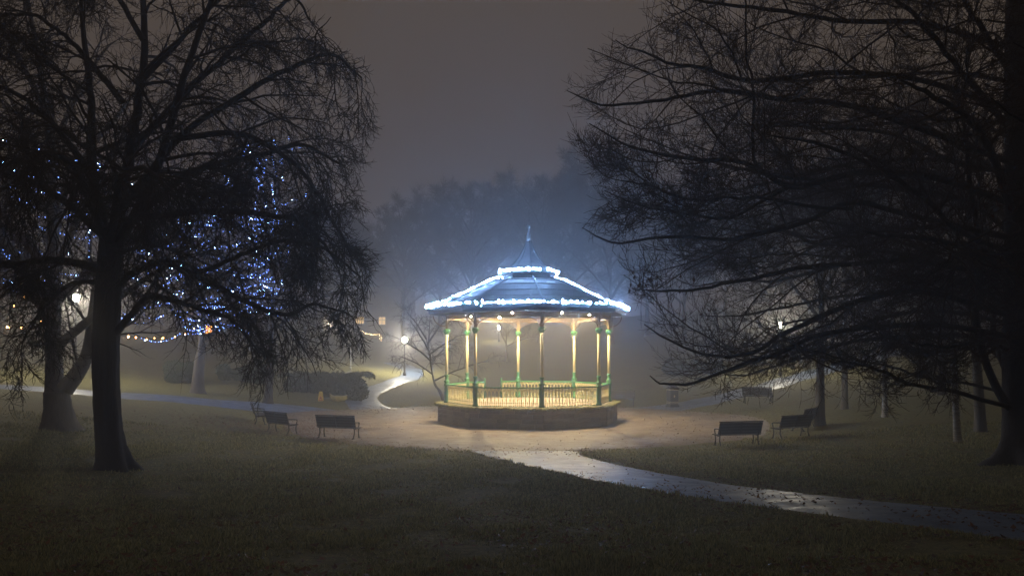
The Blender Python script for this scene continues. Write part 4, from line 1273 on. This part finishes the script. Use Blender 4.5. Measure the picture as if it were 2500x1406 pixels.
# ------------------------------------------------------------------ blue lights wound along branches, festoons
blue = emitter('blue_led', (0.15, 0.30, 1.0), L_BLUE)
blue_hot = emitter('bright_blue_led', (0.20, 0.38, 1.0), L_BLUE * 20)
orange_hot = emitter('bright_orange_lamp', (1.0, 0.42, 0.10), L_ORANGE * 14)
orange = emitter('orange_festoon_lamp', (1.0, 0.42, 0.10), L_ORANGE)
def proj(P):
    return 1250 + P[..., 0] / P[..., 1] * F, HOR + (CAMZ - P[..., 2]) / P[..., 1] * F
def pick(keeps, box, n, g, minlen=0.6):
    out = []
    for P, R in keeps:
        u, v = proj(P.mean(1))
        ok = np.where((u > box[0]) & (u < box[2]) & (v > box[1]) & (v < box[3]))[0]
        for q in g.permutation(ok)[:n]:
            out.append(P[q] + np.array([0, -0.03, 0.03]))
    return out
gb = np.random.default_rng(77)
def swag(x0, y0, x1, y1, d, sag=14, n=9):
    return np.array([px(x0 + (x1 - x0) * t, y0 + (y1 - y0) * t + sag * 4 * t * (1 - t), d) for t in np.linspace(0, 1, n)])
# strings in the tree behind the drooping twigs: two hanging columns and swags between the branches
d3 = 47.0
cols = [np.array([px(x_ + 4 * math.sin(v_ * 0.06 + x_), v_, d3) for v_ in np.linspace(a_, b_, 14)]) for x_, a_, b_ in ((628, 340, 560), (644, 400, 520), (668, 430, 560), (690, 380, 440), (708, 335, 400), (700, 540, 640))]
sw = [swag(a_, b_, c_, e_, d3 + gb.uniform(-2, 2), gb.uniform(3, 12)) for a_, b_, c_, e_ in [(gx, gy, gx + gb.uniform(35, 90), gy + gb.uniform(-18, 12)) for gx, gy in zip(gb.uniform(440, 650, 72), gb.uniform(520, 800, 72))]]
string_lights('tree_lights', 'blue light strings in columns and swags on the tree behind drooping twigs', 'string lights', cols + sw + pick(k3[:2], (560, 330, 740, 800), 16, gb), blue, 0.13, 0.024, 'blue light strings in the trees', hot=blue_hot)
sw = [swag(a_, b_, a_ + gb.uniform(40, 110), b_ + gb.uniform(-16, 16), 45 + gb.uniform(-3, 3), gb.uniform(4, 12)) for a_, b_ in zip(gb.uniform(280, 480, 30), gb.uniform(560, 790, 30))]
sw += [swag(345, 825, 440, 815, 44, 14), swag(440, 815, 540, 790, 44, 10), swag(330, 790, 400, 770, 44, 6)]
string_lights('tree_lights', 'blue light swags just right of the dark trunk above the festoon', 'string lights', sw + pick(k2[:2], (280, 430, 560, 800), 14, gb), blue, 0.13, 0.024, 'blue light strings in the trees', hot=blue_hot)
sw = [swag(a_, b_, a_ + gb.uniform(40, 100), b_ + gb.uniform(-20, 20), 33 + gb.uniform(-2, 3), gb.uniform(4, 12)) for a_, b_ in zip(gb.uniform(-20, 170, 28), gb.uniform(420, 740, 28))]
sw += [swag(-10, 335, 110, 358, 33, 10), swag(0, 690, 100, 676, 32, 6), swag(0, 455, 95, 440, 33, 12), swag(170, 470, 215, 500, 33, 8)]
string_lights('tree_lights', 'blue light strings left of the dark trunk, on the pale forked tree', 'string lights', sw + pick(k1[:1], (0, 330, 230, 760), 12, gb), blue, 0.11, 0.018, 'blue light strings in the trees', hot=blue_hot)
for lab, segs, d in (('orange festoon of bulbs sweeping down to the pale forked trunk', [(-40, 800, 20, 800), (20, 800, 130, 772)], 34), ('short orange festoon higher up at the left edge', [(0, 760, 60, 726), (60, 726, 110, 750)], 35), ('orange festoon low between the dark trunk and the orange window', [(290, 818, 400, 824), (400, 824, 475, 802)], 42)):
    string_lights('festoon_lights', lab, 'string lights', [swag(*s, d, 5) for s in segs], orange, 0.36, 0.045, 'orange festoons', hot=orange_hot)

# ------------------------------------------------------------------ shrub and hedges
def leafy(name, label, cat, c, size, n, mat, leaf, seed, fronds=0):
    g = np.random.default_rng(seed)
    root = tag(empty(name, c), label, cat)
    # lobes
    lob = g.uniform(-0.6, 0.6, (16, 3)) * np.array(size); lob[:, 2] = np.abs(g.uniform(0.15, 0.75, 16)) * size[2]
    rad = g.uniform(0.25, 0.42, 16) * min(size[0], size[1], size[2] * 1.2) * 1.2
    w = g.integers(0, 16, n)
    d = unit(g.normal(size=(n, 3)))
    P = lob[w] + d * (rad[w] * g.uniform(0.55, 1.05, n) ** 0.5)[:, None]
    P[:, 2] = np.abs(P[:, 2])
    t = unit(g.normal(size=(n, 3)) + d * 0.6); s = unit(np.cross(t, g.normal(size=(n, 3))))
    ll = leaf * g.uniform(0.6, 1.4, n)
    V = np.stack([P, P + t * (ll * 0.5)[:, None] + s * (ll * 0.28)[:, None], P + t * ll[:, None], P + t * (ll * 0.5)[:, None] - s * (ll * 0.28)[:, None]], 1)
    Q = np.arange(n * 4).reshape(-1, 4)
    link_mesh('foliage', np_mesh('foliage', V.reshape(-1, 3), Q, smooth=False), mat, root)
    st = MB()
    for q in range(9):
        a = g.uniform(0, 6.28); h = size[2] * g.uniform(0.5, 0.8)
        st.tube([(0.1 * math.cos(a), 0.1 * math.sin(a), -0.05), (0.3 * math.cos(a) * size[0], 0.3 * math.sin(a) * size[1], h * 0.6), (0.5 * math.cos(a) * size[0], 0.5 * math.sin(a) * size[1], h)], [0.03, 0.02, 0.008], 5)
    for q in range(fronds):
        a = g.uniform(0, 6.28); k_ = g.uniform(0.7, 1.05)
        b0 = np.array([0.4 * math.cos(a) * size[0], 0.4 * math.sin(a) * size[1], size[2] * 0.6])
        pts = [b0, b0 + (0.22 * size[0] * math.cos(a), 0.22 * size[1] * math.sin(a), 0.42 * size[2] * k_), b0 + (0.5 * size[0] * math.cos(a), 0.5 * size[1] * math.sin(a), 0.5 * size[2] * k_), b0 + (0.68 * size[0] * math.cos(a), 0.68 * size[1] * math.sin(a), 0.36 * size[2] * k_)]
        sm_ = smooth_line(pts, 9); st.tube([tuple(p) for p in sm_], 0.012, 4)
        for p in sm_[3:]:
            for _ in range(4):
                dd = g.normal(0, 1, 3); dd[2] -= 0.3; dd /= np.linalg.norm(dd)
                st.tube([tuple(p), tuple(p + dd * g.uniform(0.12, 0.3))], [0.018, 0.004], 3, cap=False)
    st.build('stem', M['shrub'] if fronds else M['bark'], root)
    return root
x, y = px(835, 975, 55.5)[:2]
leafy('shrub', 'dark rounded evergreen shrub with arching fronds behind the yellow tub', 'shrub', (x, y, tz(x, y)), (2.1, 1.4, 1.7), 15000, M['shrub'], 0.16, 3, fronds=60)
x, y = px(742, 975, 57)[:2]
leafy('shrub', 'low dark shrub just left of the caution sign', 'shrub', (x, y, tz(x, y)), (1.7, 1.2, 1.25), 9000, M['shrub'], 0.16, 4, fronds=26)
x, y = px(440, 955, 56)[:2]
leafy('hedge', 'pale green hedge between the dark trunk and the pale straight trunk', 'hedge', (x, y, tz(x, y)), (1.7, 1.0, 1.5), 11000, M['hedge'], 0.14, 5)
x, y = px(600, 960, 60)[:2]
leafy('hedge', 'long low hedge behind the benches right of the pale straight trunk', 'hedge', (x, y, tz(x, y)), (3.2, 1.0, 1.3), 14000, M['hedge'], 0.15, 6)
x, y = px(1700, 960, 70)[:2]
leafy('hedge', 'low misty hedge beyond the litter bin', 'hedge', (x, y, tz(x, y)), (4.0, 1.2, 1.2), 12000, M['shrub'], 0.18, 7)

# ------------------------------------------------------------------ lawn blades and fallen leaves
g = np.random.default_rng(404)
n = 420000
d = 6.0 * (34.0 / 6.0) ** g.uniform(0, 1, n)
x = g.uniform(-0.74, 0.74, n) * d
ok = ~on_paving(x, d, -0.05)
x, d = x[ok], d[ok]; n = len(x)
z = T(x, d)
def patchy(x, y, sc):
    a = 0
    for q_ in range(7):
        th = q_ * 2.399; f_ = sc * (1 + 0.55 * q_)
        a = a + np.sin((x * math.cos(th) + y * math.sin(th)) * f_ + 1.7 * q_ + 1.5 * np.sin(y * f_ * 0.4 + q_)) / (1 + 0.35 * q_)
    return a / 2.2
pn = patchy(x, d, 0.9); pm = patchy(x, d, 3.3)
keepb = g.uniform(0, 1, n) < np.clip(0.75 + 0.5 * pn + 0.25 * pm, 0.12, 1)
x, d, z, pn, pm = x[keepb], d[keepb], z[keepb], pn[keepb], pm[keepb]; n = len(x)
hgt = g.uniform(0.015, 0.062, n) * (1 + d / 40) * np.clip(0.85 + 0.35 * pn + 0.45 * pm, 0.35, 1.9); wd = 0.0035 + 0.0006 * d
a = g.uniform(0, 6.28, n); lean = g.normal(0, 0.028, (n, 2))
B = np.stack([x, d, z - 0.005], 1)
s = np.stack([np.cos(a) * wd, np.sin(a) * wd, np.zeros(n)], 1)
tipp = B + np.stack([lean[:, 0], lean[:, 1], hgt], 1)
V = np.stack([B - s, B + s, tipp], 1).reshape(-1, 3)
tag(link_mesh('grass', np_mesh('grass', V, np.arange(3 * n).reshape(-1, 3), smooth=False), M['blade']), 'short damp lawn grass sloping down to the plaza', 'grass', kind='stuff')

def leaves_at(x, y, size, g):
    n = len(x)
    dz = np.where(np.hypot(x - BC[0], y - BC[1]) < PR, 0.05, 0.03)
    c = np.stack([x, y, T(x, y) + dz + g.uniform(0, 0.02, n)], 1)
    a = g.uniform(0, 6.28, n)
    u = np.stack([np.cos(a), np.sin(a), g.normal(0, 0.35, n)], 1); u = unit(u)
    w = np.stack([-np.sin(a), np.cos(a), g.normal(0, 0.35, n)], 1); w = unit(w)
    L = size * g.uniform(0.6, 1.3, n); W = L * g.uniform(0.45, 0.75, n)
    up = np.array([0, 0, 1.0])
    cur = L * g.uniform(0.05, 0.3, n)
    V = np.stack([c - u * (L / 2)[:, None] + up * cur[:, None], c + w * (W / 2)[:, None], c + u * (L / 2)[:, None] + up * (cur * 0.6)[:, None], c - w * (W / 2)[:, None]], 1)
    return V.reshape(-1, 3)
xs_, ys_ = [], []
m = 9000
dd = 6.5 * (26 / 6.5) ** g.uniform(0, 1, m); xx = g.uniform(-0.7, 0.7, m) * dd
keepm = g.uniform(0, 1, m) < 0.25 + 0.6 * (np.sin(xx * 0.9 + 1) * np.sin(dd * 0.7) > 0.1)
xs_.append(xx[keepm]); ys_.append(dd[keepm])
c, w = PATHS[0]                                     # drift along the near side of the footpath
q = g.integers(12, len(c), 2600); side = g.normal(-1.0, 0.28, len(q))
t_ = np.gradient(c, axis=0); t_ /= np.linalg.norm(t_, axis=1)[:, None]
for sgn_, cnt in ((1.0, 1500), (-1.0, 450)):
    q = g.integers(8, len(c), cnt); off = sgn_ * (w[q] + g.normal(0.25, 0.32, cnt))
    xs_.append(c[q, 0] - t_[q, 1] * off); ys_.append(c[q, 1] + t_[q, 0] * off)
q = g.integers(44, len(c), 160); off = w[q] * g.uniform(-1.1, 1.1, 160)
xs_.append(c[q, 0] - t_[q, 1] * off); ys_.append(c[q, 1] + t_[q, 0] * off)
aa = g.uniform(0, 6.28, 4200); ro = PR + g.normal(0.5, 0.9, 4200)      # round the plaza rim
xs_.append(BC[0] + ro * np.cos(aa)); ys_.append(BC[1] + ro * np.sin(aa))
xs_.append(g.normal(-12, 2.2, 2600)); ys_.append(g.normal(36.5, 1.8, 2600))
xs_.append(g.normal(13, 3.5, 3000)); ys_.append(g.normal(30, 5, 3000))
xs_.append(g.uniform(-10, 12, 900)); ys_.append(g.uniform(31, 53, 900))
lx, ly = np.concatenate(xs_), np.concatenate(ys_)
okl = np.hypot(lx - BC[0], ly - BC[1]) > 5.2
lx, ly = lx[okl], ly[okl]
V = leaves_at(lx, ly, 0.075, g)
tag(link_mesh('leaves', np_mesh('leaves', V, np.arange(len(V)).reshape(-1, 4), smooth=False), M['leaf_litter']), 'brown fallen leaves scattered over lawn, path and plaza rim', 'leaves', kind='stuff')

# ------------------------------------------------------------------ haze
hz = MB()
hz.box((0, 80, 17.5), (300, 230, 42.0))
hm = bpy.data.materials.new('night_fog'); hm.use_nodes = True
ht = hm.node_tree
ht.nodes.remove(ht.nodes['Principled BSDF'])
pv = ht.nodes.new('ShaderNodeVolumePrincipled')
pv.inputs['Color'].default_value = (0.93, 0.93, 0.95, 1)
pv.inputs['Density'].default_value = FOG
pv.inputs['Anisotropy'].default_value = 0.64
ht.links.new(pv.outputs['Volume'], ht.nodes['Material Output'].inputs['Volume'])
ho_ = hz.build('haze', hm)
tag(ho_, 'thin grey night fog hanging over the whole park', 'fog', kind='stuff')
